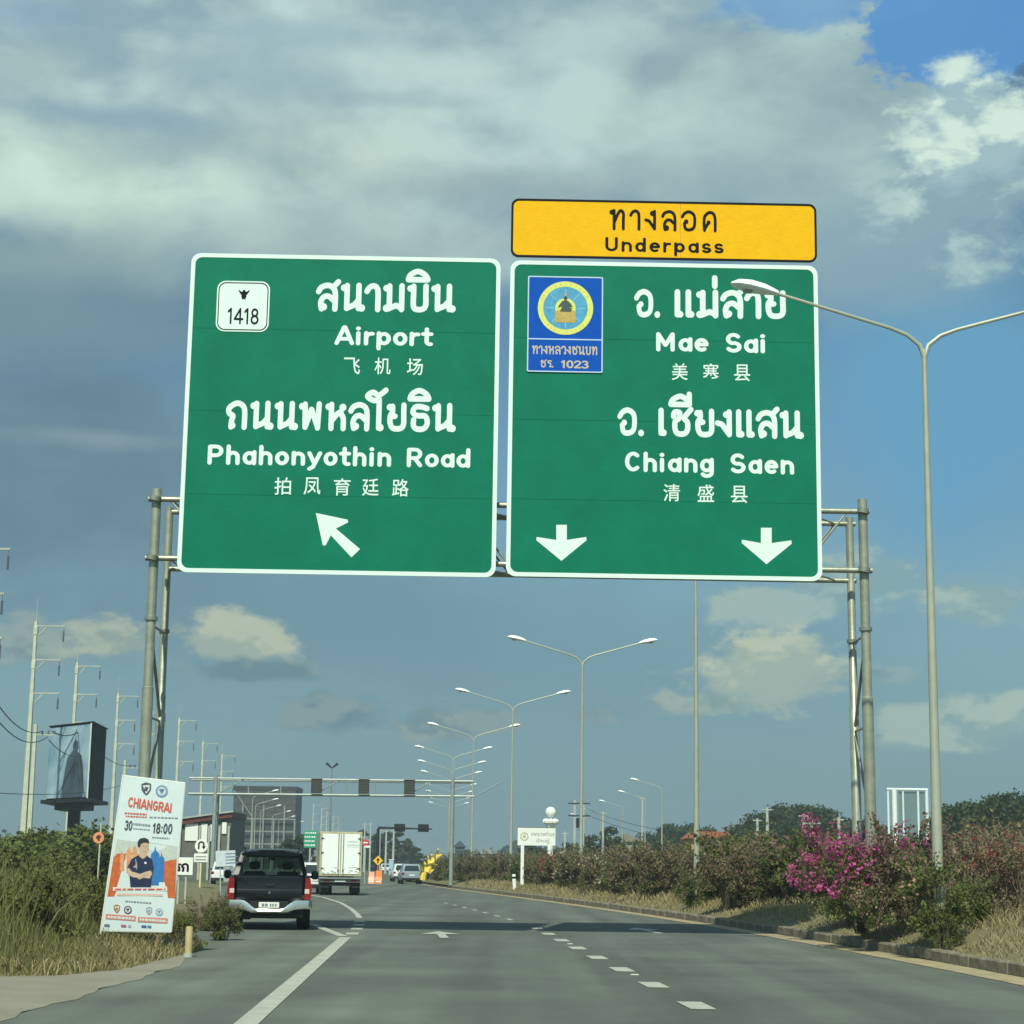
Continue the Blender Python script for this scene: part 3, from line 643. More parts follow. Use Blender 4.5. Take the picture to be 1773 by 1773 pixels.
def fig(pts, name, m, y): 
    me = bpy.data.meshes.new(name); me.from_pydata([(cx+p[0]*ra, y, cz+p[1]*ra) for p in pts], [], [tuple(range(len(pts)))]); link(name, me, m, pq)
fig([(-.38, -.54), (.36, -.54), (.38, -.12), (.2, -.06), (-.2, -.06), (-.38, -.14)], 'seal_pedestal', M_GOLDP, -.0265)
fig([(-.2, -.14), (.2, -.14), (.24, .0), (.12, .02), (.26, .04), (.2, .16), (.1, .26), (.04, .28), (.08, .38), (0, .46), (-.08, .38), (-.04, .28), (-.12, .26), (-.24, .1), (-.27, .0), (-.12, .06), (-.16, -.04)], 'seal_figure', mat('seal_dark', (.03, .06, .05), .5), -.0275)
fig([(-.05, .46), (.05, .46), (0, .66)], 'seal_crown', M_GOLDP, -.0275)
def ring_text(s, table, a0, a1, flip, m, hgt):
    n = len(s)
    for i, ch in enumerate(s):
        if ch == ' ' or table.get(ch) is None or not table[ch][0]: continue
        v, f = glyph_mesh(table, ch, .08); a = R(a0+(a1-a0)*i/max(1, n-1)); rot = a-PI/2 if not flip else a+PI/2
        rr = ra*.86 if not flip else ra*.94
        P = []
        for p in v:
            x, z = (p[0]-.35)*hgt*.7, p[1]*hgt
            P.append((cx+rr*math.cos(a)+x*math.cos(rot)-z*math.sin(rot), -.0265, cz+rr*math.sin(a)+x*math.sin(rot)+z*math.cos(rot)))
        yield P, f
bt = MB()
for P, f in ring_text('ทางหลวงชนบท', TG, 150, 30, False, None, .045): bt.add(P, f)
TGL = dict(LG); 
for P, f in ring_text('RURAL ROAD', {**LG, 'L': LG['I'], 'D': LG['O']}, 225, 315, True, None, .04): bt.add(P, f)
tag(bt.obj('seal_lettering', M_GOLDP, pq), kind='stuff')
put_text(pq, 'ทางหลวงชนบท', TG, (921, 613.5), (1034, 615.5), 15.5, M_FADE, .085, y=-.0225)
put_text(pq, 'ชร.', TG, (936, 636.5), (958, 637), 13.5, M_FADE, .085, y=-.0225)
put_text(pq, '1023', LG, (971, 637.5), (1019, 638.5), 13.5, M_FADE, .09, y=-.0225)

gt = empty('sign_gantry', (0, 38.0, 0)); tag(gt, 'galvanised steel pipe gantry spanning the road and carrying the big signs', 'gantry')
def loc(v): return (v[0], v[1]-38.0, v[2])
YF, YB = 38.1, 39.5
lf_top = at(272, 847, YF); lf_bot = at(249, 1345, YF); 
def ext(top, bot, z=0.0):
    t = (z-bot.z)/(bot.z-top.z); return bot+(bot-top)*t
lf0 = ext(lf_top, lf_bot, -.1); rf_top = at(1493, 865, YF); rf0 = ext(rf_top, at(1507, 1400, YF), -.1)
posts = [(lf_top, lf0, .098, .115), (rf_top, rf0, .098, .115)]
lb_top = Vector((lf_top.x+.02, YB, lf_top.z-.12)); lb0 = Vector((lf0.x+.02, YB, -.1)); rb_top = Vector((rf_top.x-.02, YB, rf_top.z-.12)); rb0 = Vector((rf0.x-.02, YB, -.1))
posts += [(lb_top, lb0, .085, .095), (rb_top, rb0, .085, .10)]
for tp, bt_, r0, r1 in posts:
    b = MB(); mid = bt_.lerp(tp, .55)
    b.tube([loc(bt_), loc(mid), loc(mid+(tp-bt_).normalized()*.02), loc(tp)], [r1, r1, r0, r0], 16)
    p = b.obj('post', M_GALV, gt, True)
    MB().tube([loc(bt_.lerp(tp, .70)), loc(bt_.lerp(tp, .708))], r1+.018, 16).obj('flange', M_GALV2, p, True); MB().tube([loc(Vector((bt_.x, bt_.y, 0.0))), loc(Vector((bt_.x, bt_.y, .05)))], .22, 12).obj('base_plate', M_GALV2, p, True)
def chord(y, pl, pr, r=.058, ext_l=.14):
    a = at(pl[0], pl[1], y); c = at(pr[0], pr[1], y); MB().tube([loc(a), loc(c)], r, 12).obj('chord', M_GALV, gt, True); return a, c
cUF = chord(YF-.03, (257.5, 864), (1505, 886)); cLF = chord(YF-.03, (252, 966), (1510, 988))
UBl = Vector((lb_top.x-.05, YB-.01, cUF[0].z)); UBr = Vector((rb_top.x+.12, YB-.01, cUF[1].z))
LBl = Vector((lb_top.x-.05, YB-.01, cLF[0].z)); LBr = Vector((rb_top.x+.12, YB-.01, cLF[1].z))
for a, c in ((UBl, UBr), (LBl, LBr)): MB().tube([loc(a), loc(c)], .055, 12).obj('chord', M_GALV, gt, True)
nb = 14
def lp(A, B, t): return A.lerp(B, t)
for k in range(nb):
    t0, t1 = .03+.94*k/nb, .03+.94*(k+1)/nb
    a, c = (UBl, UBr), (LBl, LBr)
    if k % 2: MB().tube([loc(lp(*cLF, t0)), loc(lp(*cUF, t1))], .022, 8).obj('brace', M_GALV, gt, True); MB().tube([loc(lp(*c, t0)), loc(lp(*a, t1))], .022, 8).obj('brace', M_GALV, gt, True)
    else: MB().tube([loc(lp(*cUF, t0)), loc(lp(*cLF, t1))], .022, 8).obj('brace', M_GALV, gt, True); MB().tube([loc(lp(*a, t0)), loc(lp(*c, t1))], .022, 8).obj('brace', M_GALV, gt, True)
    MB().tube([loc(lp(*cUF, t0)), loc(lp(*a, t1))], .02, 8).obj('brace', M_GALV, gt, True)
    MB().tube([loc(lp(*cLF, t0)), loc(lp(*c, t1))], .02, 8).obj('brace', M_GALV, gt, True)
    MB().tube([loc(lp(*cLF, t0)), loc(lp(*c, t0))], .022, 8).obj('brace', M_GALV, gt, True)
    MB().tube([loc(lp(*cUF, t0)), loc(lp(*a, t0))], .022, 8).obj('brace', M_GALV, gt, True)
for (ft, fb_), (bt1, bb) in (((lf_top, lf0), (lb_top, lb0)), ((rf_top, rf0), (rb_top, rb0))):
    zz = [.6, 2.45, 4.3, 6.15]; 
    def on(t, b_, z): return b_.lerp(t, (z-b_.z)/(t.z-b_.z))
    for i, z in enumerate(zz):
        MB().tube([loc(on(ft, fb_, z)), loc(on(bt1, bb, z))], .025, 8).obj('lattice_bar', M_GALV, gt, True)
        if i < 3:
            z2 = zz[i+1]; q = (on(ft, fb_, z), on(bt1, bb, z2)) if i % 2 else (on(bt1, bb, z), on(ft, fb_, z2))
            MB().tube([loc(q[0]), loc(q[1])], .032, 8).obj('lattice_bar', M_GALV2, gt, True)
for i, (z_, x_) in enumerate([(cUF[0].z, lf_top.x), (cLF[0].z, lf_top.x), (cUF[1].z, rf_top.x), (cLF[1].z, rf_top.x)]):
    MB().tube([(x_-.02, .0, z_-.05), (x_+.0, .0, z_+.05)], .122, 12).obj('clamp', M_GALV2, gt, True)

# ================================================================== STREET LAMPS
def lamp_head(mb, tip, inner, wid=.19, ht=.14):
    """cobra head lofted from the arm end out to its tip"""
    d = (tip-inner); L_ = d.length; t = d.normalized(); side = Vector((0, 1, 0)); up = side.cross(t); up = up if up.z > 0 else -up
    rings = []
    for s, w, h, dn in ((0, .045, .045, .04), (.12, .08, .08, .05), (.3, .14, .12, .07), (.6, wid, ht, .09), (.85, wid*.85, ht*.8, .06), (1, wid*.3, ht*.25, .02)):
        c = inner+t*L_*s; rings.append([c+side*w*math.cos(a)+up*((h if math.sin(a) > 0 else dn)*math.sin(a)) for a in [2*PI*k/10 for k in range(10)]])
    mb.loft(rings)
def make_lamp(h, hl, single=0):
    """h: height of the fork"""
    root = empty('street_lamp')
    MB().tube([(0, 0, -.05), (0, 0, h*.5), (0, 0, h)], [.10, .072, .042], 14).obj('pole', M_LAMPPOST, root, True)
    MB().tube([(0, 0, 0.0), (0, 0, .03)], .18, 10).obj('base', M_CONCG, root, True)
    for s in ((-1, 1) if not single else (single,)):
        A = [(0, 0, h-.15), (s*.08, 0, h+.08), (s*.3, 0, h+.26), (s*.6, 0, h+.38), (s*(hl-.75), 0, h+.38+(hl-1.35)*.29)]
        a = MB().tube(A, [.045, .042, .038, .034, .03], 8).obj('arm', M_LAMPPOST, root, True)
        i0 = Vector((s*(hl-.85), 0, h+.36+(hl-1.35)*.29)); tp = Vector((s*hl, 0, h+.36+(hl-1.35)*.29+.16))
        hb = MB(); lamp_head(hb, tp, i0); hd = hb.obj('lamp_head', M_LAMPHEAD, root, True)
        lb = MB(); c = i0.lerp(tp, .62); lb.lathe([(.02, -.02), (.11, 0), (.12, .015)], (c.x, 0, c.z-.085), 12); lb.obj('lens', M_LENS, hd, True)
    return root
proto = make_lamp(10.6, 3.45)
LAMPS = [(1600, 605, 'near double-arm lamp post standing right of the green signs'),
         (1204.5, None, 'double-arm lamp post half hidden behind the right green sign'),
         (1008.5, 1148, 'double-arm lamp post behind the white sign with round emblem'),
         (888, 1228, 'double-arm lamp post rising left of the white two-post sign'),
         (820, 1280, 'double-arm lamp post by the right end of the signal gantry'),
         (785, 1315, 'double-arm lamp post over the right leg of the signal gantry'),
         (782, 1337, 'distant double-arm lamp post, heads just above the signal gantry beam'),
         (781, 1353, 'distant double-arm lamp post with heads between the gantry beams'),
         (779.5, 1372, 'distant double-arm lamp post with heads at the lower gantry beam'),
         (778.5, 1383, 'distant double-arm lamp post with heads below the gantry beam'),
         (777.5, 1393, 'distant double-arm lamp post, second lowest pair of heads'),
         (777, 1401, 'farthest double-arm lamp post, lowest pair of heads over the road')]
HL = 10.6
first = True
for i, (px, py, lab) in enumerate(LAMPS):
    # distance from the height of the fork above the horizon
    Y = 34.5+28.2*i if i < 6 else None
    if py is not None:
        d = ray(px, py); Y = (HL-CH)/d.z*d.y
    else: d = ray(px, 1000); Y = 59.5
    X = d.x/d.y*Y
    o = proto if first else copy_tree(proto); first = False
    o.location = (X, Y, 0); o.rotation_euler = (0, 0, R(3) if i else R(2))
    tag(o, lab, 'street lamp', 'double-arm street lamps along the median')
lampY = []
protoS = make_lamp(9.2, 3.2, 1)
SL = [(438, 1368), (443, 1383), (452, 1394), (472, 1404), (483, 1413), (501, 1422)]
names = ['tallest', 'second tallest', 'third tallest', 'fourth tallest', 'fifth tallest', 'shortest']
first = True
for i, (pxp, yh) in enumerate(SL):
    d = ray(pxp, yh); Y = (10.2-CH)/d.z*d.y; o = protoS if first else copy_tree(protoS); first = False
    o.location = (d.x/d.y*Y, Y, 0); o.rotation_euler = (0, 0, R(4))
    tag(o, names[i]+' single-arm lamp post in the row in front of the dark building', 'street lamp', 'single-arm lamps on the left roadside')
protoR = make_lamp(9.2, 3.2, -1)
first = True
for i, (pxp, yh, nm_) in enumerate([(1146, 1350, 'highest head'), (1117, 1371, 'second highest head'), (1078, 1387, 'third highest head'), (1040, 1400, 'fourth highest head'), (1020, 1410, 'lowest head')]):
    d = ray(pxp, yh); Y = (10.2-CH)/d.z*d.y; o = protoR if first else copy_tree(protoR); first = False
    o.location = (d.x/d.y*Y, Y, 0); tag(o, 'single-arm lamp post behind the hedge, arm pointing left, '+nm_, 'street lamp', 'single-arm lamps beyond the hedge')

# ================================================================== SIGNAL GANTRY
GY = 124.0
gx = empty('signal_gantry', (0, GY, 0)); tag(gx, 'grey steel truss gantry over the junction carrying three signal boxes', 'gantry')
def g2(px, py, dy=0): v = at(px, py, GY+dy); return (v.x, dy, v.z)
MS = mat('painted_steel', (.27, .32, .30), .5, .2, var=.15)
for (a, c, dy) in (((328, 1347), (820, 1353), 0), ((326, 1374), (822, 1379), 0), ((332, 1350), (816, 1355), 1.2), ((330, 1375), (818, 1379), 1.2)):
    MB().tube([g2(*a, dy), g2(*c, dy)], .075, 8).obj('chord', MS, gx, True)
for k, xp in enumerate([328, 374, 430, 486, 540, 600, 650, 700, 740, 784, 820]):
    yt = 1347+(xp-328)*.0122; yb_ = 1374+(xp-328)*.0105
    MB().tube([g2(xp, yt), g2(xp, yb_)], .04, 6).obj('brace', MS, gx, True)
    MB().tube([g2(xp, yb_), g2(xp, yb_, 1.2)], .035, 6).obj('brace', MS, gx, True)
    if k % 3 == 1:
        MB().tube([g2(xp+3, yb_), g2(xp+50, yt+.5)], .045, 6).obj('brace', MS, gx, True)
for xp in (374, 784):
    t_ = Vector(g2(xp, 1346 if xp < 500 else 1350)); MB().tube([(t_.x, 0, -.05), (t_.x, 0, t_.z+.15)], .13, 12).obj('post', MS, gx, True)
    MB().tube([(t_.x, 1.2, -.05), (t_.x, 1.2, t_.z+.1)], .11, 10).obj('post', MS, gx, True)
for i, xp in enumerate((548, 630, 709)):
    c = at(xp, 1361+(xp-548)*.012, GY-.3); root = empty('signal_box', (c.x, c.y, c.z), R(0)); w, h = .34, .46
    MB().box(-w, -.14, -h, w, .14, h, .03).obj('housing', mat('signal_housing', (.035, .035, .028), .5, var=.15), root)
    MB().box(-w-.05, -.2, -h-.06, w+.05, .16, -h-.005).obj('rim', MS, root); MB().box(-w-.05, -.2, h+.005, w+.05, .16, h+.06).obj('rim', MS, root)
    b = MB()
    for k in range(5): b.box(-w+.05, -.165, -h+.1+k*.17, w-.05, -.142, -h+.16+k*.17)
    b.obj('louvre', mat('louvre', (.06, .06, .05), .6), root)
    MB().tube([(0, 0, h+.06), (0, 0, h+.2)], .04, 8).obj('antenna', MS, root)
    tag(root, ['dark signal box on the gantry, leftmost of three', 'dark signal box at the middle of the gantry', 'dark signal box on the gantry, rightmost of three'][i], 'signal box', 'signal boxes on the gantry')

# mast-arm traffic light, far
TY = 150
d = at(655, 1433, TY); root = empty('traffic_light', (d.x, TY, 0)); tag(root, 'dark mast-arm traffic light pole reaching right beyond the white truck', 'traffic light')
h = d.z; e = at(748, 1434, TY).x-d.x; b = MB().tube([(0, 0, 0), (0, 0, h*.97), (.12, 0, h)], [.16, .12, .11], 10); b.obj('mast', M_DARK, root, True)
MB().tube([(0, 0, h), (e, 0, h-.05)], [.1, .05], 8).obj('arm', M_DARK, root, True)
for xp in (692, 733):
    x = at(xp, 1433, TY).x-d.x; s = MB().box(x-.42, -.15, h-.28, x+.42, .12, h+.32, .04).obj('signal_head', M_DARK, root)
    b = MB()
    for q in (-.26, 0, .26): b.lathe([(.11, 0), (.11, -.08), (.09, -.08)], (x+q, -.15, h+.02), 10, 'y')
    b.obj('visor', M_DARK, s)
# high mast
HY = 330; d = at(575, 1325, HY); root = empty('high_mast_lamp', (d.x, HY, 0)); tag(root, 'tall thin mast with two dark floodlights spread like a V', 'floodlight mast')
MB().tube([(0, 0, 0), (0, 0, d.z-.4)], [.22, .1], 8).obj('pole', M_GALV2, root, True)
for s in (-1, 1): MB().tube([(0, 0, d.z-.5), (s*.35, 0, d.z-.2), (s*1.0, 0, d.z+.35)], [.1, .16, .26], 8).obj('floodlight', M_DARK, root, True)

# ================================================================== UTILITY POLES
HP = 20.0
def pole_at(px, py, H=HP):
    d = ray(px, py); Y = (H-CH)/d.z*d.y; return Vector((d.x/d.y*Y, Y, 0))
def make_power_pole():
    root = empty('power_pole')
    b = MB(); b.loft([[(sx*w, sy*w*1.15, z) for sx, sy in ((-1, -1), (1, -1), (1, 1), (-1, 1))] for z, w in ((-.1, .23), (3, .21), (10, .155), (HP, .10))]); b.obj('pole', M_CONC, root)
    MB().tube([(0, 0, HP-.1), (0, 0, HP+1.9)], [.035, .02], 6).obj('spike', M_CONCG, root)
    for k, z in enumerate((HP-.35, HP-3.05, HP-5.7)):
        ln = (2.35, 2.15, 2.2)[k]
        b = MB(); b.box(.05, -.07, z-.06, ln, .07, z+.06); b.add([(.1, -.05, z-.85), (.2, -.05, z-.85), (.95, -.05, z-.06), (.8, -.05, z-.06), (.1, .05, z-.85), (.2, .05, z-.85), (.95, .05, z-.06), (.8, .05, z-.06)], [(0, 1, 2, 3), (7, 6, 5, 4), (0, 4, 5, 1), (1, 5, 6, 2), (3, 2, 6, 7), (0, 3, 7, 4)])
        arm = b.obj('crossarm', M_CONCG, root)
        MB().box(-.17, -.16, z-.75, .17, .16, z-.05, .04).obj('bracket', M_CONC, root)
        i_ = MB(); i_.tube([(ln-.12, 0, z-.06), (ln-.12, 0, z-.42)], .02, 5)
        prof = []
        for q in range(7): prof += [(.045, -q*.12), (.085, -q*.12-.04), (.085, -q*.12-.07)]
        i_.lathe(prof+[(.03, -.86)], (ln-.12, 0, z-.4), 8); i_.obj('insulator_string', M_INS, arm)
    return root
pp = make_power_pole(); first = True; PPOS = []
PL = [(-48, 940, 'power pole just outside the left edge, only crossarm ends showing'), (63, 1076, 'tallest full concrete power pole at far left with three crossarms'),
      (134, 1147, 'second tallest concrete power pole, in front of the billboard'), (205, 1200, 'concrete power pole between the billboard and the left gantry leg'),
      (256, 1228, 'concrete power pole hidden behind the left gantry leg, crossarms showing'), (311, 1243, 'concrete power pole rising above the top right of the banner'),
      (352, 1283, 'concrete power pole above the U-turn sign'), (385, 1305, 'concrete power pole left of the dark building'),
      (543, 1392, 'far concrete power pole behind the green text sign'), (557, 1398, 'far power pole above the left top corner of the white truck'),
      (566, 1405, 'second far power pole above the white truck'), (577, 1412, 'third far power pole above the white truck'), (586, 1414, 'farthest power pole above the middle of the white truck')]
for px, py, lab in PL:
    p = pole_at(px, py); PPOS.append(p); o = pp if first else copy_tree(pp); first = False
    o.location = p; o.rotation_euler = (0, 0, R(random.uniform(-1.5, 1.5))); tag(o, lab, 'power pole', 'tall concrete power poles along the left roadside')
def make_short_pole(H=11.0):
    root = empty('utility_pole'); b = MB(); b.loft([[(sx*w, sy*w, z) for sx, sy in ((-1, -1), (1, -1), (1, 1), (-1, 1))] for z, w in ((-.1, .17), (H, .11))]); b.obj('pole', M_CONC, root)
    a = MB().box(-.2, -.05, H-.8, 1.5, .05, H-.7).obj('crossarm', M_CONCG, root)
    for x in (.5, .95, 1.4): MB().lathe([(.05, 0), (.09, .06), (.05, .12), (.08, .2), (.03, .28)], (x, 0, H-.7), 8).obj('insulator', M_INS, a)
    return root
sp0 = make_short_pole(); first = True; SPOS = []
for px, py, lab in [(62, 1254, 'shorter concrete utility pole close beside the tallest power pole'), (143, 1290, 'shorter yellowish utility pole in front of the billboard face'),
                    (217, 1316, 'shorter utility pole just above the banner top left corner'), (418, 1452, 'short pole before the dark building')]:
    H = 11.0; d = ray(px, py); Y = (H-CH)/d.z*d.y
    if px == 418: continue
    o = sp0 if first else copy_tree(sp0); first = False; o.location = (d.x/d.y*Y, Y, 0); SPOS.append((d.x/d.y*Y, Y, H)); tag(o, lab, 'utility pole', 'shorter utility poles on the left')
# plain posts in front of the far trees
pl = MB().loft([[(sx*w, sy*w, z) for sx, sy in ((-1, -1), (1, -1), (1, 1), (-1, 1))] for z, w in ((0, .22), (9, .15))]); first = None
for i, (px, py, Y, lab) in enumerate([(632, 1425, 330, 'pale post right of the white truck, leftmost of a cluster'), (642, 1425, 340, 'pale post above the no entry sign'), (658, 1436, 300, 'pale post beside the dark traffic light mast'),
    (669, 1437, 280, 'pale post in front of the far trees, under the mast arm'), (682, 1436, 260, 'pale post under the left signal head of the mast arm'),
    (1311, 1417, 190, 'short pale pole before the large right tree, leftmost'), (1328, 1398, 170, 'taller pale pole before the large right tree, second from left'),
    (1391, 1409, 175, 'pale pole before the middle of the large right tree'), (1405, 1421, 150, 'small pale pole with a T top before the large right tree'), (1452, 1415, 160, 'thin pale pole at the right side of the large right tree'),
    (1112, 1380, 260, 'thin pale pole rising behind the hedge'), (978, 1440, 220, 'dull pole right of the white two-post sign'), (1044, 1405, 230, 'pale pole in front of the small round tree')]):
    d = at(px, py, Y); o = empty('utility_pole', (d.x, Y, 0)); z = d.z
    MB().loft([[(sx*w, sy*w, zz) for sx, sy in ((-1, -1), (1, -1), (1, 1), (-1, 1))] for zz, w in ((0, .16), (z, .10))]).obj('pole', M_CONCG, o)
    MB().box(-.45 if '1421' not in str(py) else -.7, -.05, z-.25, .45 if py != 1421 else .7, .05, z-.15).obj('crossarm', M_CONCG, o)
    tag(o, lab, 'utility pole')
# transformer pole
tp = at(995, 1385, 235); o = empty('transformer_pole', (tp.x, tp.y, 0)); tag(o, 'dark pole with transformer and crossarms right of the white ball ornament', 'transformer pole')
MB().box(-.15, -.15, 0, .15, .15, tp.z).obj('pole', M_CONCG, o)
MB().box(.9, -.15, 0, 1.2, .15, tp.z-.6).obj('pole', M_CONCG, o)
MB().lathe([(.3, 0), (.42, .05), (.42, 1.1), (.3, 1.2)], (.6, -.3, tp.z-3.4), 12).obj('transformer', M_DARK, o, True)
b = MB(); b.box(-.8, -.2, tp.z-.5, 1.9, -.1, tp.z-.35); b.box(-.8, -.2, tp.z-2, 1.9, -.1, tp.z-1.85); b.obj('crossarm', M_DARK, o)
# wires
def wire(p, q, sag, r, name='cable', n=14):
    P = [Vector(p).lerp(Vector(q), k/n)-Vector((0, 0, sag*4*(k/n)*(1-k/n))) for k in range(n+1)]
    return MB().tube(P, r, 4).obj(name, M_WIRE)
wl_ = []
def add_wire(p, q, sag, r, lab): o = wire(p, q, sag, r); tag(o, lab, 'cable', 'cables strung along the left roadside')
s0, s1, s2 = [Vector(q) for q in SPOS[:3]]
pre = at(-30, 1175, s0.y-38)
add_wire(pre, s0+Vector((.5, 0, -.5)), 1.0, .035, 'upper cable dropping from the left edge to the first shorter pole')
add_wire(pre+Vector((0, 0, -.9)), s0+Vector((.9, 0, -.9)), 1.2, .035, 'lower cable dropping from the left edge to the first shorter pole')
add_wire(s0+Vector((1.2, 0, -.5)), s1+Vector((.4, 0, 1.8)), .6, .05, 'thick cable crossing before the top of the billboard')
add_wire(s0+Vector((1, 0, -1.1)), s1+Vector((.5, 0, -.6)), .7, .03, 'thin cable crossing the billboard face')
add_wire(s1+Vector((1.2, 0, -.4)), s2+Vector((1, 0, -.5)), .5, .03, 'thin cable between the billboard and the pole above the banner')
add_wire(at(-20, 1372, 100), at(210, 1360, 190), .4, .03, 'low cable passing behind the leftmost poles')
add_wire(at(1015, 1400, 235), at(1150, 1438, 200), .3, .03, 'thin cable sloping down right beyond the hedge')
add_wire(at(1015, 1410, 235), at(1150, 1450, 200), .3, .03, 'second thin cable sloping down right beyond the hedge')

# ================================================================== BILLBOARD AND FAR BUILDINGS
P1, P2, P3 = at(80, 1385, 158), at(153, 1385, 152), at(178, 1385, 160)
bz0, bz1 = P1.z, at(150, 1251, 152).z
bb = empty('billboard', (P2.x, P2.y, 0)); tag(bb, 'large video billboard with pale blue picture and dark side on one thick leg', 'billboard')
A_ = Vector((P1.x-P2.x, P1.y-P2.y, 0)); B_ = Vector((P3.x-P2.x, P3.y-P2.y, 0)); C_ = A_+B_
def pr(poly, z0, z1, name, m, parent):
    n = len(poly); V = [(p[0], p[1], z0) for p in poly]+[(p[0], p[1], z1) for p in poly]
    return MB().add(V, [tuple(range(n-1, -1, -1)), tuple(range(n, 2*n))]+[(i, (i+1) % n, (i+1) % n+n, i+n) for i in range(n)]).obj(name, m, parent)
pr([A_, (0, 0), B_, C_], bz0, bz1, 'cabinet', mat('cabinet_black', (.006, .007, .010), .75, var=.3, spec=.1), bb)
t_ = A_.normalized(); nn = Vector((t_.y, -t_.x, 0)); nn = nn if nn.y < 0 else -nn
def face(u0, u1, z0, z1, off): a, c = t_*u0*A_.length+nn*off, t_*u1*A_.length+nn*off; return [(a.x, a.y, z0), (c.x, c.y, z0), (c.x, c.y, z1), (a.x, a.y, z1)]
M_BP = mat('billboard_picture', (.18, .36, .52), .35, var=.3, vs=.35, c2=(.46, .62, .66))
f = face(.02, .985, bz0+.1, bz1-.1, .05); scr = MB().add(f, [(0, 1, 2, 3)]).obj('screen', M_BP, bb)
f = face(-.01, .012, bz0, bz1, .09); MB().add(face(-.012, .02, bz0, bz1, .1), [(0, 1, 2, 3)]).obj('edge_trim', M_WHITE, bb)
def fpt(u, v, off=.08): a = t_*u*A_.length+nn*off; return (a.x, a.y, bz0+.1+(bz1-bz0-.2)*v)
fg = [(.62, 0), (.6, .2), (.56, .42), (.52, .56), (.44, .62), (.40, .66), (.41, .74), (.36, .80), (.30, .78), (.28, .70), (.30, .64), (.2, .58), (.14, .40), (.12, .1), (.12, 0)]
MB().add([fpt(*q) for q in fg], [tuple(range(len(fg)))]).obj('picture_figure', mat('picture_grey', (.05, .07, .10), .4, var=.4, vs=.8), scr)
cz_ = (A_+B_)/2
def canopy(z0, z1, k, name):
    P_ = [cz_+(q-cz_)*k for q in (A_, Vector((0, 0, 0)), B_, C_)]; return pr([(p.x, p.y) for p in P_], z0, z1, name, M_DARK, bb)
canopy(bz1+.02, bz1+.10, 1.06, 'roof_canopy'); canopy(bz0-.3, bz0-.02, 1.2, 'platform'); canopy(bz0-.8, bz0-.31, .7, 'platform_beam')
MB().tube([(cz_.x, cz_.y, 0), (cz_.x, cz_.y, bz0-.8)], .5, 16).obj('leg', M_DARK, bb, True)

BY = 410
def bx_(px, py, Y): return at(px, py, Y)
bl = bx_(400, 1480, BY); br = bx_(509, 1480, BY); top = bx_(450, 1361, BY).z
bd = empty('dark_building', (bl.x, BY, 0)); tag(bd, 'tall dark clad building with lattice lower floors behind the black pickup', 'building')
w_ = br.x-bl.x; zc = top*.60
MB().box(0, 0.3, 0, w_, 12, top-.3).obj('wall', mat('dark_cladding', (.035, .038, .035), .6, var=.3, vs=.5), bd)
MB().box(-.15, -.1, top-.9, w_+.15, 12.1, top).obj('parapet', mat('parapet', (.025, .025, .022), .6), bd)
pm = MB().box(.05, .0, .05, w_/6-.05, .28, (top-.9-zc)/4-.05); pme = bpy.data.meshes.new('panel'); pme.from_pydata(pm.v, [], pm.f); pme.materials.append(mat('panel_dark', (.05, .054, .05), .5, var=.35, vs=.4, c2=(.09, .085, .075)))
for i in range(6):
    for j in range(4):
        o = link('panel', pme, None, bd); o.location = (i*w_/6, random.uniform(-.05, .03), zc+j*(top-.9-zc)/4)
b = MB()
for k in range(6): b.box(k*w_/5-.12, -.5, 0, k*w_/5+.12, -.2, zc)
cme = mat('lattice_grey', (.20, .22, .20), .6, var=.2)
for k in range(7): MB().box(k*w_/6-.17, -.9, 0, k*w_/6+.17, -.4, zc+(3.0 if k % 2 else 0)).obj('column', cme, bd)
for z in np.linspace(zc*.25, zc, 4): MB().box(-.1, -.8, z-.14, w_+.1, -.5, z+.14).obj('beam', cme, bd)
MB().add([(0, -.4, top-1), (.3, -.4, top-1), (w_*.35, -.4, zc), (w_*.35-.3, -.4, zc), (0, -.3, top-1), (.3, -.3, top-1), (w_*.35, -.3, zc), (w_*.35-.3, -.3, zc)], [(0, 3, 2, 1), (4, 5, 6, 7), (0, 1, 5, 4), (1, 2, 6, 5), (2, 3, 7, 6), (3, 0, 4, 7)]).obj('brace', cme, bd)
# low shop with white panels
LY = 150
l0, l1 = bx_(308, 1480, LY), bx_(398, 1480, LY); tl = bx_(312, 1418, LY).z; tr = bx_(396, 1404, LY).z
sh_ = empty('shop_building', (l0.x, LY, 0)); tag(sh_, 'low shop building with dark red roof edge and white panels behind the U-turn sign', 'building')
w_ = l1.x-l0.x
MB().prism([(0, 0), (w_, 0), (w_, tr-.5), (0, tl-.5)], 0, 8).obj('wall', mat('shop_wall', (.11, .115, .095), .8, var=.25), sh_)
MB().prism([(-.3, tl-.5), (w_+.1, tr-.5), (w_+.1, tr-.12), (-.3, tl-.12)], -.35, 8).obj('fascia', mat('dark_red', (.10, .022, .015), .6), sh_)
MB().prism([(-.4, tl-.1), (w_+.2, tr-.1), (w_+.2, tr+.02), (-.4, tl+.02)], -.5, 8.2).obj('roof', M_CONCG, sh_)
for a, c, y0, y1 in ((320, 344, 1426, 1456), (347, 360, 1426, 1457), (363, 378, 1428, 1457), (384, 393, 1424, 1444)):
    p, q = at(a, y1, LY), at(c, y0, LY); MB().box(p.x-l0.x, -.12, p.z, q.x-l0.x, -.02, q.z, .02).obj('white_panel', M_WHITE, sh_)
for a in (312, 346, 362, 380, 396): p = at(a, 1460, LY); MB().box(p.x-l0.x-.08, -.3, 0, p.x-l0.x+.08, -.14, tl-.5).obj('column', M_CONCG, sh_)
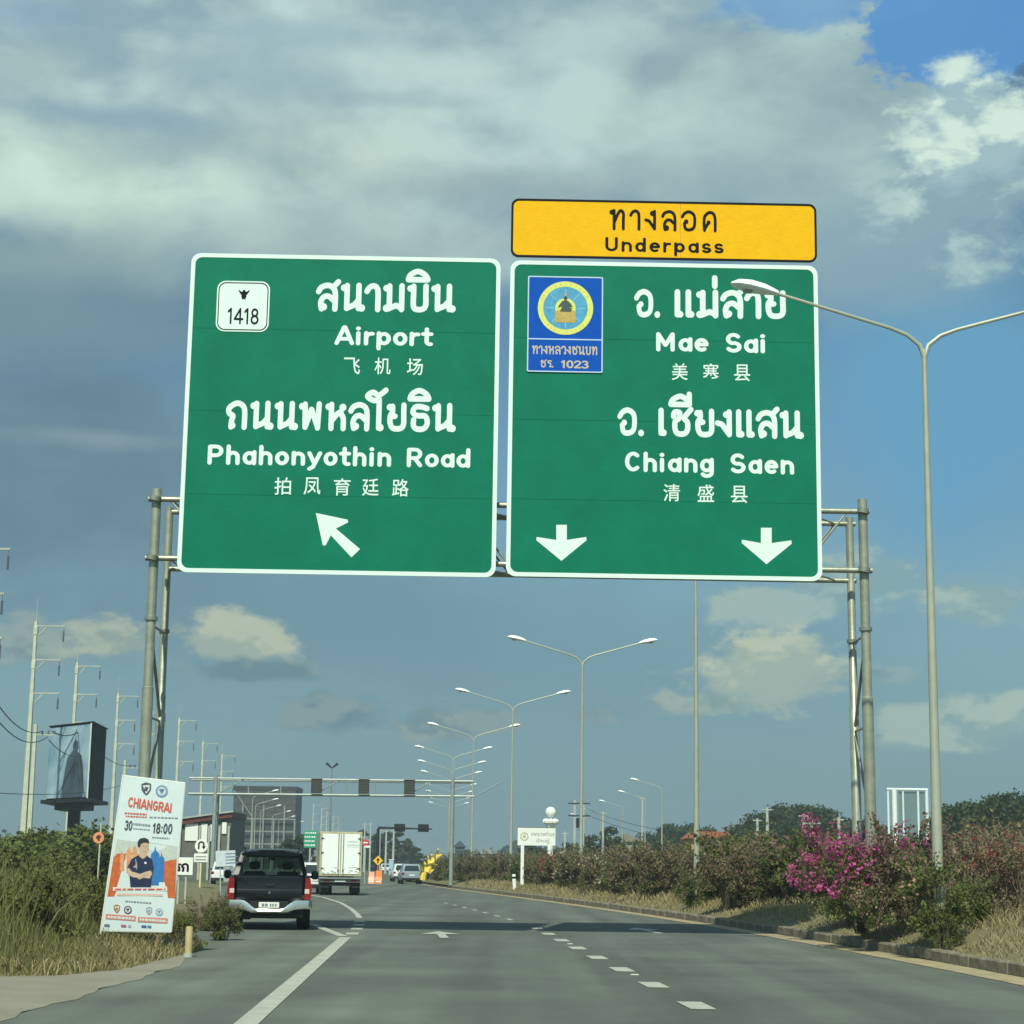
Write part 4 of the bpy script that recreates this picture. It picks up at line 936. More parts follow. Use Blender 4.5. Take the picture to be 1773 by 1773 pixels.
# pale far buildings at the road's end
for i, (a, c, y0, Y, m, lab) in enumerate([(815, 872, 1478, 420, (.30, .34, .33), 'long pale low building beyond the median hedge'), (788, 803, 1466, 380, (.06, .09, .11), 'small dark blue box building at the end of the road'),
      (1060, 1110, 1457, 260, (.26, .25, .2), 'low beige roof beyond the hedge, right of the round tree')]):
    p, q = at(a, y0, Y), at(c, y0, Y); root = empty('far_building', (p.x, Y, 0)); tag(root, lab, 'building'); w_ = q.x-p.x
    MB().box(0, 0, 0, w_, 10, p.z).obj('wall', mat('far_wall%d' % i, m, .8, var=.1), root); MB().prism([(-.4, p.z), (w_+.4, p.z), (w_*.5, p.z+1.2)], -.4, 10.4).obj('roof', mat('far_roof%d' % i, tuple(v*.8 for v in m), .7), root)
    for k in range(5): MB().box(w_*(k+.2)/5, -.08, p.z*.55, w_*(k+.7)/5, -.02, p.z*.85).obj('window', M_DARK, root)

# ================================================================== ROADSIDE SIGNS
def post_sign(name, px, ptop, pbot, Y, lab, cat='sign'):
    p = at(px, ptop, Y); root = empty(name, (p.x, Y, 0)); tag(root, lab, cat); return root, p
# U-turn sign
UY = 100; root, p = post_sign('uturn_sign', 349.5, 1455, 1555, UY, 'round white U-turn sign above a small white plate on a yellow post', 'traffic sign')
c = at(349.5, 1464.5, UY); rr = .34; MB().tube([(0, 0, -.1), (0, 0, c.z)], .055, 10).obj('post', mat('post_yellow', (.62, .58, .30), .6, var=.1), root)
b = MB(); b.lathe([(rr, 0), (rr, .03)], (0, -.09, c.z), 28, 'y'); pnl = b.obj('panel', M_WHITE, root)
ua = stroke_polys([[(-.13, -.17), (-.13, .06)]+arc(0, .06, .13, .14, 180, 0)+[(.13, -.02)]], .042); ua.append([(.02, -.02), (.24, -.02), (.13, -.19)])
vs = []; fs = []
for q in ua:
    ar = sum(q[i][0]*q[(i+1) % len(q)][1]-q[(i+1) % len(q)][0]*q[i][1] for i in range(len(q)))
    if ar < 0: q = q[::-1]
    b0 = len(vs); vs += [Vector(t) for t in q]; fs.append(list(range(b0, b0+len(q))))
v, e, f, ov, oe, of = delaunay_2d_cdt(vs, [], fs, 0, 1e-4, True)
flat('u_arrow', [tuple(q) for q in v], [tuple(q) for q, o in zip(f, of) if len(o)], 0, c.z, -.095, M_BLACK, root)
q0 = at(349.5, 1485.5, UY); b = MB(); b.box(-.36, -.09, q0.z-.22, .36, -.05, q0.z+.22, .01); pl_ = b.obj('plate', M_WHITE, root)
b = MB(); b.box(-.28, -.096, q0.z+.04, .28, -.091, q0.z+.09); b.box(-.28, -.096, q0.z-.12, .28, -.091, q0.z-.06); b.obj('plate_lettering', mat('grey_print', (.2, .2, .18), .6), pl_)
# board reading in black Thai letters
root, p = post_sign('roadside_board', 317, 1485, 1530, 62, 'white board with two big black Thai letters peeping out behind the banner', 'board')
c0, c1 = at(296, 1515, 62), at(335, 1485, 62); MB().box(c0.x-p.x, -.04, c0.z, c1.x-p.x, 0, c1.z, .01).obj('panel', M_WHITE, root)
for x in (-.12, .12): MB().box(x-.03, .01, -.1, x+.03, .06, c0.z+.1).obj('leg', M_CONCG, root)
vv, ff = lettering('รถ', TG, .46, .27, .12, .05); flat('lettering', vv, ff, at(303, 1500, 62).x-p.x, at(303, 1509, 62).z, -.045, M_BLACK, root)
# advert boards beside the pickup
root, p = post_sign('advert_board', 395, 1473, 1530, 70, 'tilted white and blue advert board just left of the black pickup', 'board'); root.rotation_euler = (0, R(-3), R(4)); root.location.z = 0
c0, c1 = at(377, 1500, 70), at(412, 1473, 70); MB().box(c0.x-p.x, -.03, c0.z, c1.x-p.x, 0, c1.z, .005).obj('panel', mat('advert_paper', (.52, .60, .62), .5, var=.15, vs=6), root)
c2_ = at(389, 1527, 70); MB().box(c2_.x-p.x, -.05, c2_.z, c1.x-p.x, -.01, c0.z-.02, .005).obj('lower_panel', mat('advert_blue', (.10, .20, .30), .5, var=.6, vs=7, c2=(.5, .5, .45)), root)
b = MB()
for k in range(4): b.box(.0, -.034, c0.z+.1+k*.11, .45-.08*(k % 2), -.031, c0.z+.14+k*.11)
b.obj('advert_lettering', mat('grey_blue_print', (.12, .18, .25), .6), root)
for x in (-.2, .25): MB().box(x-.02, .02, -.1, x+.02, .05, c0.z+.2).obj('leg', M_CONCG, root)
# green text sign
GYs = 170; root, p = post_sign('green_text_sign', 537, 1437, 1500, GYs, 'small green sign with rows of white writing left of the white truck', 'sign')
c0, c1 = at(525.5, 1468, GYs), at(549, 1438, GYs); MB().box(c0.x-p.x, -.05, c0.z, c1.x-p.x, 0, c1.z, .02).obj('panel', mat('light_green', (.02, .28, .15), .5, var=.1), root)
b = MB()
for k in range(4):
    zz = c1.z-.28-k*.36; x = -.45
    while x < .42: w = random.uniform(.06, .16); b.box(x, -.056, zz, x+w, -.052, zz+.14); x += w+.05
b.obj('lettering', M_WHITE, root); MB().tube([(.05, .06, -.1), (.05, .06, c1.z-.2)], .09, 8).obj('post', M_CONCG, root)
# no-entry style red disc, yellow diamond, orange barrier
RY = 142
root, p = post_sign('red_disc_sign', 633, 1459, 1520, RY, 'red round sign over a small white plate right of the white truck', 'traffic sign'); c = at(633, 1459, RY)
MB().lathe([(.24, 0), (.24, .03)], (0, -.05, c.z), 20, 'y').obj('panel', mat('sign_red', (.55, .05, .04), .5), root); MB().box(-.17, -.056, c.z-.045, .17, -.053, c.z+.045).obj('bar', M_WHITE, root)
q0 = at(634, 1466.5, RY); MB().box(-.1, -.05, q0.z-.06, .36, -.02, q0.z+.1, .01).obj('plate', M_WHITE, root); MB().tube([(0, .02, 0), (0, .02, c.z)], .035, 6).obj('post', M_CONCG, root)
root, p = post_sign('diamond_sign', 654.5, 1490, 1520, RY, 'yellow diamond road works sign with black arrow above the orange barrier', 'traffic sign'); c = at(654.5, 1490, RY)
MB().prism([(0, c.z-.36), (.36, c.z), (0, c.z+.36), (-.36, c.z)], -.03, 0).obj('panel', mat('diamond_yellow', (.80, .50, .02), .5), root)
MB().prism([(-.05, c.z-.2), (.05, c.z-.2), (.05, c.z+.02), (.15, c.z+.02), (0, c.z+.2), (-.15, c.z+.02), (-.05, c.z+.02)], -.036, -.032).obj('arrow', M_BLACK, root)
MB().box(-.04, .01, 0, .04, .06, c.z-.3).obj('post', mat('orange_wood', (.45, .13, .02), .7), root)
M_OR = mat('barrier_orange', (.75, .22, .06), .5, var=.1)
for i, (a, c_, lab) in enumerate([(638, 649, 'pale orange plastic barrier block, left one under the diamond sign'), (649.5, 662, 'bright orange plastic barrier block, right one under the diamond sign')]):
    p, q = at(a, 1520, RY-.5), at(c_, 1520, RY-.5); w_ = (q.x-p.x)/2; h_ = (.85, .95)[i]; root = empty('road_barrier', ((p.x+q.x)/2, RY-.5, 0)); tag(root, lab, 'barrier', 'orange barriers')
    rings = [[(sx*w_*k, sy*d_, z) for sx, sy in ((-1, -1), (1, -1), (1, 1), (-1, 1))] for z, k, d_ in ((0, 1, .3), (.25, .98, .28), (.5, .9, .14), (h_, .85, .1))]
    MB().loft(rings).obj('body', M_OR if i else mat('barrier_pale', (.80, .40, .26), .5), root); MB().box(-w_*.7, -.31, .1, w_*.7, -.285, .2).obj('reflector', M_WHITE, root)
# red-rimmed sign on left
root, p = post_sign('worn_round_sign', 171, 1450, 1500, 66, 'worn round orange-rimmed sign on a thin post left of the banner', 'traffic sign'); c = at(170.5, 1450.5, 66)
MB().lathe([(.19, 0), (.19, .02)], (0, -.03, c.z), 24, 'y').obj('panel', mat('orange_sign', (.75, .30, .14), .5, var=.2), root)
b = MB(); P_ = [(-.08, .04), (-.03, .1), (.05, .09), (.09, .02), (.03, -.02), (.05, -.09), (-.01, -.12), (-.04, -.04), (-.10, -.02)]
b.prism([(q[0], c.z+q[1]) for q in P_], -.037, -.033); b.obj('symbol', mat('dark_red_print', (.09, .01, .01), .6), root); MB().tube([(.03, .02, 0), (.05, .02, c.z+.5)], .03, 6).obj('post', M_CONC, root)
# municipal sign in the median
SY = 102; root, p = post_sign('median_sign', 928, 1433, 1530, SY, 'white two-post sign with round emblem and Thai lettering in the median hedge', 'sign')
c0, c1 = at(896, 1464, SY), at(962, 1434.5, SY); x0, x1 = c0.x-p.x, c1.x-p.x; fr = MB().box(x0, -.06, c0.z, x1, .04, c1.z, .015).obj('panel', M_WHITE, root)
MB().box(x0-.04, -.04, c1.z+.003, x1+.04, .06, c1.z+.06).obj('top_rail', M_GALV2, root)
cx, cz = at(908, 1448.5, SY).x-p.x, at(908, 1448.5, SY).z; M_EM = mat('emblem_print', (.40, .42, .22), .6, var=.3, vs=20)
ringmesh([(cx+.22*math.cos(2*PI*k/20), cz+.22*math.sin(2*PI*k/20)) for k in range(20)], [(cx+.165*math.cos(2*PI*k/20), cz+.165*math.sin(2*PI*k/20)) for k in range(20)], -.065, -.0605).obj('emblem', M_EM, root)
MB().prism([(cx-.10, cz-.05), (cx+.10, cz-.05), (cx+.07, cz+.05), (cx, cz+.11), (cx-.07, cz+.05)], -.065, -.0605).obj('emblem', M_EM, root)
M_TXG = mat('green_grey_print', (.10, .15, .12), .6)
for s, a, c_, yb, hh in (('เทศบาลตำบล', 920, 960, 1446.5, .24), ('บ้านดู่', 929, 951, 1459.5, .27)):
    q0, q1 = at(a, yb, SY), at(c_, yb, SY); vv, ff = font_text(s, q1.x-q0.x, hh); flat('lettering', vv, ff, q0.x-p.x, q0.z-.03, -.064, M_TXG, root)
for xp, zb in ((904.5, -.1), (951, -.1)):
    x = at(xp, 1480, SY).x-p.x; MB().box(x-.09, -.08, zb, x+.09, .08, c0.z-.005, .02).obj('post', M_WHITE, root)
g0 = at(891, 1533, 98); root = empty('guide_post', (g0.x, 98, 0.3), 0); root.rotation_euler = (0, R(-4), 0); tag(root, 'short white guide post left of the two-post median sign', 'guide post')
MB().box(-.09, -.06, -.2, .09, .06, .72, .02).obj('post', M_WHITE, root); MB().box(-.092, -.064, .5, .092, -.061, .6).obj('band', M_BLACK, root)
# ball ornament
OY = 150; c = at(953.5, 1407, OY); root = empty('ornamental_column', (c.x, OY, 0)); tag(root, 'white ornamental column topped by a ball over scalloped petals', 'ornament')
MB().tube([(0, 0, 0), (0, 0, c.z-1.2)], [.25, .2], 12).obj('column', M_WHITE, root, True)
MB().lathe([(.03, -.44), (.25, -.38), (.40, -.18), (.44, .02), (.38, .24), (.22, .40), (.03, .46)], (0, 0, c.z), 18).obj('ball', M_WHITE, root, True)
for k in range(8):
    a = 2*PI*k/8; MB().lathe([(.05, -.2), (.22, -.1), (.25, .05), (.14, .2), (.03, .26)], (.42*math.cos(a), .42*math.sin(a), c.z-.72), 8).obj('petal', M_WHITE, root, True)
    MB().lathe([(.05, -.12), (.14, 0), (.05, .14)], (.26*math.cos(a+.4), .26*math.sin(a+.4), c.z-1.1), 8).obj('bead', M_WHITE, root, True)
# golden ornament at the tip of the median
NY = 128; root = empty('golden_ornament', (at(745, 1500, NY).x, NY, 0)); tag(root, 'yellow flame-like ornamental figure at the tip of the median hedge', 'ornament')
M_GD = mat('golden_paint', (.85, .62, .10), .45, var=.15)
bx0 = root.location.x
def gq(px, py): v = at(px, py, NY); return Vector((v.x-bx0, 0, v.z))
body = MB().tube([gq(732, 1524), gq(735, 1508), gq(741, 1510), gq(745, 1498), gq(750, 1492), gq(755, 1486), gq(759, 1478)], [.2, .22, .2, .17, .15, .13, .05], 8).obj('body', M_GD, root, True)
for i, (a, c_, r_) in enumerate([((733, 1510), (727, 1495), .2), ((738, 1506), (734, 1489), .2), ((744, 1498), (741, 1482), .18), ((749, 1492), (747, 1474), .16), ((755, 1486), (759, 1468), .2), ((742, 1512), (752, 1505), .16), ((757, 1484), (766, 1479), .14), ((733, 1516), (726, 1508), .14), ((748, 1496), (757, 1497), .12)]):
    MB().tube([gq(*a), (gq(*a)+gq(*c_))/2, gq(*c_)], [r_*.75, r_*.55, .02], 6).obj('flame', M_GD, root, True)
# white frame structure at right
FY = 95; p = at(1570, 1400, FY); root = empty('white_frame', (p.x, FY, 0)); tag(root, 'white painted goalpost-like metal frame between gantry leg and near lamp post', 'frame')
def fx(px, py=1400): return at(px, py, FY).x-p.x
zt = at(1570, 1367, FY).z; M_WB = mat('bluish_white_paint', (.62, .72, .72), .5, var=.06)
for px, r_ in ((1538, .06), (1549, .13), (1564, .05), (1590, .06), (1605, .09)): MB().tube([(fx(px), 0, 0), (fx(px), 0, zt+(.06 if px == 1549 else 0))], r_, 10).obj('upright', M_WHITE if px == 1549 else M_WB, root, True)
MB().tube([(fx(1536), -.02, zt), (fx(1607), -.02, zt)], .07, 8).obj('top_bar', M_WB, root, True)
MB().box(fx(1557), .05, zt*.25, fx(1603), .08, zt-.1).obj('mesh_panel', mat('mesh_panel', (.30, .36, .38), .5, trans=.75), root)
# banner with portrait
BYn = 30.3
def bn(px, py, off=0.0): v = at(px, py, BYn-off); return v
tlb, trb, brb, blb = bn(213, 1343), bn(320, 1356), bn(296, 1614), bn(174.5, 1612)
root = empty('event_banner', (brb.lerp(blb, .5).x, BYn, 0)); tag(root, 'tall tilted white banner reading CHIANGRAI with a man in a dark blue shirt', 'banner')
org = Vector((root.location.x, BYn, 0))
def uv(u, v, off=0.0):   # banner coordinates, u right 0..1, v down 0..1
    a = tlb.lerp(trb, u); c_ = blb.lerp(brb, u); q = a.lerp(c_, v)-org; bulge = .02*math.sin(PI*u)*math.sin(PI*v); return Vector((q.x, q.y-off-bulge, q.z))
NG = 10
def sheet(u0, v0, u1, v1, off, name, m, parent):
    V = [uv(u0+(u1-u0)*i/NG, v0+(v1-v0)*j/NG, off) for j in range(NG+1) for i in range(NG+1)]
    return MB().add(V, [(j*(NG+1)+i, (j+1)*(NG+1)+i, (j+1)*(NG+1)+i+1, j*(NG+1)+i+1) for j in range(NG) for i in range(NG)]).obj(name, m, parent, True)
M_BN = mat('banner_vinyl', (.58, .68, .68), .45, var=.04); sheetb = sheet(0, 0, 1, 1, 0, 'sheet', M_BN, root)
b = MB(); b.tube([uv(0, -.01, -.01), uv(0, 1.02, -.01)], .018, 6); b.tube([uv(0, 0, -.015), uv(1, 0, -.015)], .014, 6); b.tube([uv(1, 0, -.015), uv(1, 1, -.015)], .014, 6); b.tube([uv(0, 1, -.015), uv(1, 1, -.015)], .014, 6)
b.obj('frame', mat('frame_white', (.7, .7, .62), .6), root)
def bpoly(pts, name, m, off=.006): MB().add([uv(p_[0], p_[1], off) for p_ in pts], [tuple(range(len(pts)))][::1]).obj(name, m, sheetb)
def zb(x, y):   # coordinates in the enlarged survey picture -> banner u,v
    X, Y_ = 150+x/5.375, 1320+y/5.375
    lo, hi = np.array([213, 1343.]), np.array([320, 1356.]); l2, h2 = np.array([174.5, 1612.]), np.array([296, 1614.])
    u, v = .5, .5
    for _ in range(12):
        a = lo+(hi-lo)*u; c_ = l2+(h2-l2)*u; P_ = a+(c_-a)*v; e_ = np.array([X, Y_])-P_
        J = np.stack([(hi-lo)*(1-v)+(h2-l2)*v, c_-a], 1); du = np.linalg.solve(J, e_); u += du[0]; v += du[1]
    return u, v
def bz(pts, name, c_, off=.006, var=.0):
    m = mat('print_'+name+str(len(MATS)), c_, .5, var=var, vs=12); bpoly([zb(*q) for q in pts], name, m, off)
def btext(s, p0, p1, h, m, r=.09, track=.05, off=.008):
    u0, v0 = zb(*p0); u1, v1 = zb(*p1); vv, ff = lettering(s, LG, 1, 1, r, track); _, vt = zb(p0[0], p0[1]-h); hv = v0-vt
    MB().add([uv(u0+(u1-u0)*q[0], v0+(v1-v0)*q[0]-hv*q[1], off) for q in vv], ff).obj('lettering', m, sheetb)
M_BR = mat('banner_red', (.55, .10, .06), .5); M_BD = mat('banner_dark', (.05, .07, .09), .5); M_BG = mat('banner_grey', (.22, .27, .30), .5)
btext('CHIANGRAI', (382, 415), (787, 472), 92, M_BR, .10)
btext('30', (350, 632), (422, 640), 92, M_BD, .10); btext('18:00', (612, 662), (795, 670), 96, M_BD, .10)
def bars(p0, p1, th, m, n=8):
    (u0, v0), (u1, v1) = zb(*p0), zb(*p1); b = MB(); u = 0
    while u < .98:
        w = random.uniform(.06, .14); e2 = min(1, u+w); hv = th/5.375/268
        b.add([uv(u0+(u1-u0)*u, v0+(v1-v0)*u-hv, .008), uv(u0+(u1-u0)*e2, v0+(v1-v0)*e2-hv, .008), uv(u0+(u1-u0)*e2, v0+(v1-v0)*e2, .008), uv(u0+(u1-u0)*u, v0+(v1-v0)*u, .008)], [(0, 1, 2, 3)]); u = e2+.03
    b.obj('small_print', m, sheetb)
bars((355, 482), (560, 495), 14, M_BR); bars((365, 510), (560, 520), 12, M_BR); bars((585, 520), (850, 528), 12, M_BG); bars((435, 585), (600, 602), 18, M_BG); bars((435, 625), (595, 638), 10, M_BG); bars((610, 708), (770, 718), 12, M_BG)
bars((360, 1300), (605, 1318), 12, M_BG)
# field picture
bz([(255, 850), (330, 858), (420, 850), (560, 870), (700, 900), (838, 890), (822, 1268), (192, 1252)], 'picture', (.50, .12, .03), .004, .25)
bz([(283, 720), (470, 745), (640, 760), (846, 790), (840, 905), (700, 930), (560, 900), (250, 880)], 'picture_sky', (.46, .52, .46), .0045, .1)
for x, y, s in ((330, 900, 60), (395, 880, 80), (448, 850, 70)): bz([(x-s*.3, y+s*1.9), (x-s*.25, y-s*.6), (x, y-s*1.1), (x+s*.3, y-s*.5), (x+s*.35, y+s*1.9)], 'player', (.62, .28, .12), .0055, .2)
for x, y, s in ((640, 900, 80), (697, 930, 60)): bz([(x-s*.45, y+s*3.1), (x-s*.5, y-s*.5), (x-s*.1, y-s*.9), (x, y-s*1.5), (x+s*.15, y-s*.9), (x+s*.5, y-s*.5), (x+s*.4, y+s*3.1)], 'player', (.03, .16, .42), .0055, .2)
# portrait: plain, no likeness
bz([(410, 1165), (395, 1010), (380, 985), (420, 905), (480, 870), (560, 872), (610, 905), (628, 990), (612, 1060), (600, 1165)], 'shirt', (.010, .02, .06), .0065, .3)
bz([(492, 880), (496, 830), (480, 790), (486, 740), (520, 715), (560, 722), (582, 760), (578, 820), (560, 850), (556, 885), (525, 905)], 'face', (.52, .36, .26), .0075)
bz([(478, 790), (476, 745), (498, 715), (540, 705), (578, 722), (586, 762), (574, 758), (540, 752), (510, 765), (496, 800)], 'hair', (.02, .02, .02), .0085)
bz([(520, 782), (532, 779), (532, 784), (520, 786)], 'eye', (.02, .02, .02), .009); bz([(556, 784), (568, 783), (568, 788), (556, 788)], 'eye', (.02, .02, .02), .009)
bz([(546, 790), (552, 812), (540, 812)], 'nose', (.40, .26, .18), .009); bz([(530, 832), (560, 832), (546, 839)], 'mouth', (.35, .14, .10), .009)
bz([(382, 1000), (395, 985), (420, 1020), (500, 1042), (560, 1020), (600, 1012), (612, 1040), (590, 1085), (540, 1080), (440, 1075), (385, 1050)], 'forearm', (.55, .40, .30), .0085)
bz([(470, 1085), (560, 1040), (580, 1050), (500, 1095)], 'hand', (.48, .32, .23), .0095)
bz([(455, 905), (462, 905), (472, 1000), (464, 1000)], 'lanyard', (.25, .35, .50), .009); bz([(540, 930), (560, 932), (560, 950), (540, 950)], 'badge', (.6, .65, .65), .009)
bz([(245, 1165), (750, 1160), (752, 1200), (245, 1198)], 'caption', (.68, .64, .58), .009); bz([(285, 1222), (708, 1228), (706, 1250), (285, 1244)], 'caption', (.65, .45, .36), .009)
bars((262, 1192), (735, 1192), 14, M_BR)
def crest(x, y, s, c_): 
    bz([(x-s, y-s), (x-s*.3, y-s*1.25), (x, y-s*1.35), (x+s*.3, y-s*1.25), (x+s, y-s), (x+s*.95, y+s*.2), (x+s*.5, y+s*.9), (x, y+s*1.35), (x-s*.5, y+s*.9), (x-s*.95, y+s*.2)], 'crest', c_, .007)
    bz([(x-s*.7, y-s*.7), (x+s*.7, y-s*.8), (x+s*.6, y+s*.2), (x, y+s)], 'crest_inner', (.6, .66, .66), .0085); bz([(x-s*.5, y+s*.3), (x-s*.2, y-s*.5), (x+s*.5, y-s*.3), (x+s*.15, y+s*.6)], 'crest_mark', c_, .0095)
def roundel(x, y, s, c_):
    bz([(x+s*math.cos(2*PI*k/14), y+s*math.sin(2*PI*k/14)) for k in range(14)], 'crest', c_, .007); bz([(x+s*.7*math.cos(2*PI*k/14), y+s*.7*math.sin(2*PI*k/14)) for k in range(14)], 'crest_inner', (.5, .58, .62), .0085)
    bz([(x-s*.5, y-s*.35), (x+s*.5, y-s*.35), (x, y+s*.5)], 'crest_mark', tuple(v*.6 for v in c_), .0095)
crest(556, 248, 46, (.06, .08, .10)); roundel(700, 270, 58, (.16, .28, .42)); crest(282, 1365, 30, (.32, .18, .08)); roundel(385, 1375, 38, (.14, .08, .12)); crest(583, 1385, 28, (.25, .32, .38)); roundel(678, 1395, 35, (.25, .38, .48))
bz([(180, 1412), (458, 1432), (456, 1478), (178, 1458)], 'ribbon', (.55, .22, .18), .007); bz([(478, 1440), (755, 1452), (753, 1500), (476, 1486)], 'ribbon', (.55, .22, .18), .007)
bars((195, 1448), (445, 1466), 20, M_BN); bars((495, 1472), (740, 1488), 20, M_BN)
for x, c_, w in ((190, (.1, .15, .2), 25), (345, (.35, .12, .2), 24), (400, (.3, .4, .4), 14), (535, (.05, .1, .3), 24), (585, (.08, .2, .25), 18)): bz([(x-w, 1500+x*.03), (x+w, 1502+x*.03), (x+w, 1525+x*.03), (x-w, 1522+x*.03)], 'sponsor_mark', c_, .008)
for u in (.25, .8): q = uv(u, .98, -.03); MB().box(q.x-.02, q.y, -.15, q.x+.02, q.y+.03, q.z+.6).obj('stake', mat('wood_stake', (.22, .17, .10), .9, var=.2), root)
sk = gnd(228, 1636); o = MB(); o.tube([(0, 0, -.1), (0, 0, .16), (.01, 0, .32)], [.085, .08, .05], 10); o = o.obj('wooden_stump', mat('stump', (.36, .34, .26), .9, var=.3, vs=9), None, True); o.location = (sk.x, sk.y, .06); tag(o, 'pale cut stump in the grass right under the banner', 'stump')
# yellow bollard
yb = gnd(348.5, 1645); yb = Vector((-4.86, 29.7, 0)); root = empty('bollard', (yb.x, yb.y, 0)); tag(root, 'short faded yellow pipe bollard at the grass edge between banner and pickup', 'bollard')
MB().tube([(0, 0, -.1), (0, 0, .44), (0, 0, .46)], [.055, .055, .045], 14).obj('pipe', mat('faded_yellow', (.42, .36, .17), .7, var=.12, vs=7), root, True)
MB().tube([(0, 0, -.1), (0, 0, .06)], .075, 12).obj('footing', M_CONCG, root, True)

# ================================================================== VEHICLES
M_PB = mat('black_car_paint', (.005, .007, .008), .22, coat=.25, spec=.35); M_CHR = mat('chrome', (.62, .68, .64), .28, .85); M_TYRE = mat('tyre_rubber', (.012, .012, .012), .85)
M_RIM = mat('alloy_rim', (.35, .36, .36), .35, .8); M_GLASS = mat('tinted_glass', (.03, .04, .04), .05, trans=.80); M_TL = mat('tail_red', (.22, .012, .012), .15); M_TLC = mat('tail_clear', (.65, .5, .48), .15)
M_UND = mat('underbody', (.012, .012, .012), .8); M_SEAT = mat('seat_fabric', (.07, .08, .08), .8); M_PLT = mat('number_plate', (.70, .76, .70), .5)
def wheel(parent, x, y, r, w, name='wheel'):
    t = MB().lathe([(r*.62, -w/2), (r*.93, -w/2), (r, -w*.35), (r, w*.35), (r*.93, w/2), (r*.62, w/2)], (x, y, r), 24, 'x').obj(name, M_TYRE, parent, True)
    s = 1 if x > 0 else -1; MB().lathe([(r*.6, s*w*.35), (r*.55, s*w*.44), (r*.18, s*w*.46), (r*.05, s*w*.5)], (x, y, r), 20, 'x').obj('rim', M_RIM, t, True)
def sect(y, w, z0, z1, bulge=.06, ch=.07, n=0):
    """body cross-section ring"""
    m = (z0+z1)/2; P = [(w-ch, z0), (w-.01, z0+ch), (w+bulge*.6, m-.05), (w+bulge*.5, m+.08), (w-.02, z1-ch), (w-ch*1.4, z1)]
    return [(x, y, z) for x, z in P]+[(-x, y, z) for x, z in P[::-1]]
def pickup(loc_, rz):
    root = empty('pickup_truck', loc_, rz); tag(root, 'black double-cab pickup truck with chrome rear bumper driving in the left lane', 'pickup truck')
    W_ = .87
    # bed sides, floor and front body
    for s in (-1, 1):
        rg = []
        for y, z1 in ((.03, 1.12), (.10, 1.16), (.8, 1.16), (1.50, 1.17)):
            P = [(s*(W_-.10), .62), (s*(W_-.0), .56), (s*(W_+.035), .72), (s*(W_+.03), .90), (s*(W_-.005), z1-.03), (s*(W_-.03), z1), (s*(W_-.10), z1), (s*(W_-.11), .7)]
            rg.append([(x, y, z) for x, z in (P if s < 0 else P)])
        MB().loft(rg if s < 0 else [r[::-1] for r in rg]).obj('bed_side', M_PB, root, True)
    MB().box(-W_+.1, .1, .60, W_-.1, 1.5, .68).obj('bed_floor', M_UND, root)
    tg = MB(); V = []; xs_ = np.linspace(-.70, .70, 9); prof = [(.58, .03), (.62, .0), (.80, -.012), (.86, .0), (.885, .012), (1.08, -.005), (1.13, .0), (1.15, .03), (1.15, .07), (.58, .07)]
    rg = [[(x, y_-.012*math.cos(x*2), z) for z, y_ in prof] for x in xs_]; tg.loft(rg); tgo = tg.obj('tailgate', M_PB, root, True)
    MB().box(-.09, -.030, .93, .09, -.012, .985, .008).obj('handle', M_UND, tgo); MB().lathe([(.03, 0), (.03, -.012)], (0, -.022, .80), 12, 'y').obj('badge', mat('badge_metal', (.25, .25, .25), .3, .8), tgo)
    # cab
    cab = MB(); cab.loft([sect(1.52, W_, .42, 1.14), sect(2.4, W_+.005, .36, 1.13), sect(3.5, W_, .36, 1.10), sect(4.35, W_-.03, .4, 1.02), sect(4.95, W_-.10, .42, .88, ch=.12)]); cab.obj('cab_body', M_PB, root, True)
    # greenhouse: pillars and roof
    b0, b1, r0, r1 = (.80, 1.56), (.80, 3.55), (.63, 1.86), (.62, 2.9)
    def pil(x0, y0, z0, x1, y1, z1, w, d_, nm_='pillar'):
        for s in (-1, 1): MB().loft([[(s*(x0-w), y0-d_, z0), (s*x0, y0-d_, z0), (s*x0, y0+d_, z0), (s*(x0-w), y0+d_, z0)][::s], [(s*(x1-w), y1-d_, z1), (s*x1, y1-d_, z1), (s*x1, y1+d_, z1), (s*(x1-w), y1+d_, z1)][::s]]).obj(nm_, M_PB, root, True)
    pil(.83, 1.60, 1.13, .685, 1.84, 1.66, .10, .07); pil(.82, 3.55, 1.10, .66, 2.95, 1.66, .06, .05); pil(.83, 2.55, 1.13, .69, 2.5, 1.66, .04, .05)
    rf = MB(); ring = lambda y, w, z, t: [(-w, y, z-.03), (-w*.8, y, z+t), (-w*.3, y, z+t+.025), (w*.3, y, z+t+.025), (w*.8, y, z+t), (w, y, z-.03), (w*.9, y, z-.06), (-w*.9, y, z-.06)]
    rf.loft([ring(1.72, .68, 1.66, .01), ring(1.85, .70, 1.68, .04), ring(2.4, .70, 1.68, .055), ring(2.95, .67, 1.66, .04), ring(3.05, .64, 1.62, .02)]); rf.obj('roof', M_PB, root, True)
    MB().box(-.30, 1.70, 1.712, .30, 1.78, 1.742, .008).obj('roof_reflection', mat('cream_reflection', (.62, .58, .42), .5), root)  # pale reflection at the roof's rear edge, put in as a cream strip
    for s in (-1, 1): MB().tube([(s*.62, 1.85, 1.76), (s*.62, 2.9, 1.76)], .018, 6).obj('roof_rail', M_UND, root)
    MB().box(-.76, 1.52, 1.10, .76, 1.60, 1.17, .01).obj('rear_sill', M_UND, root)
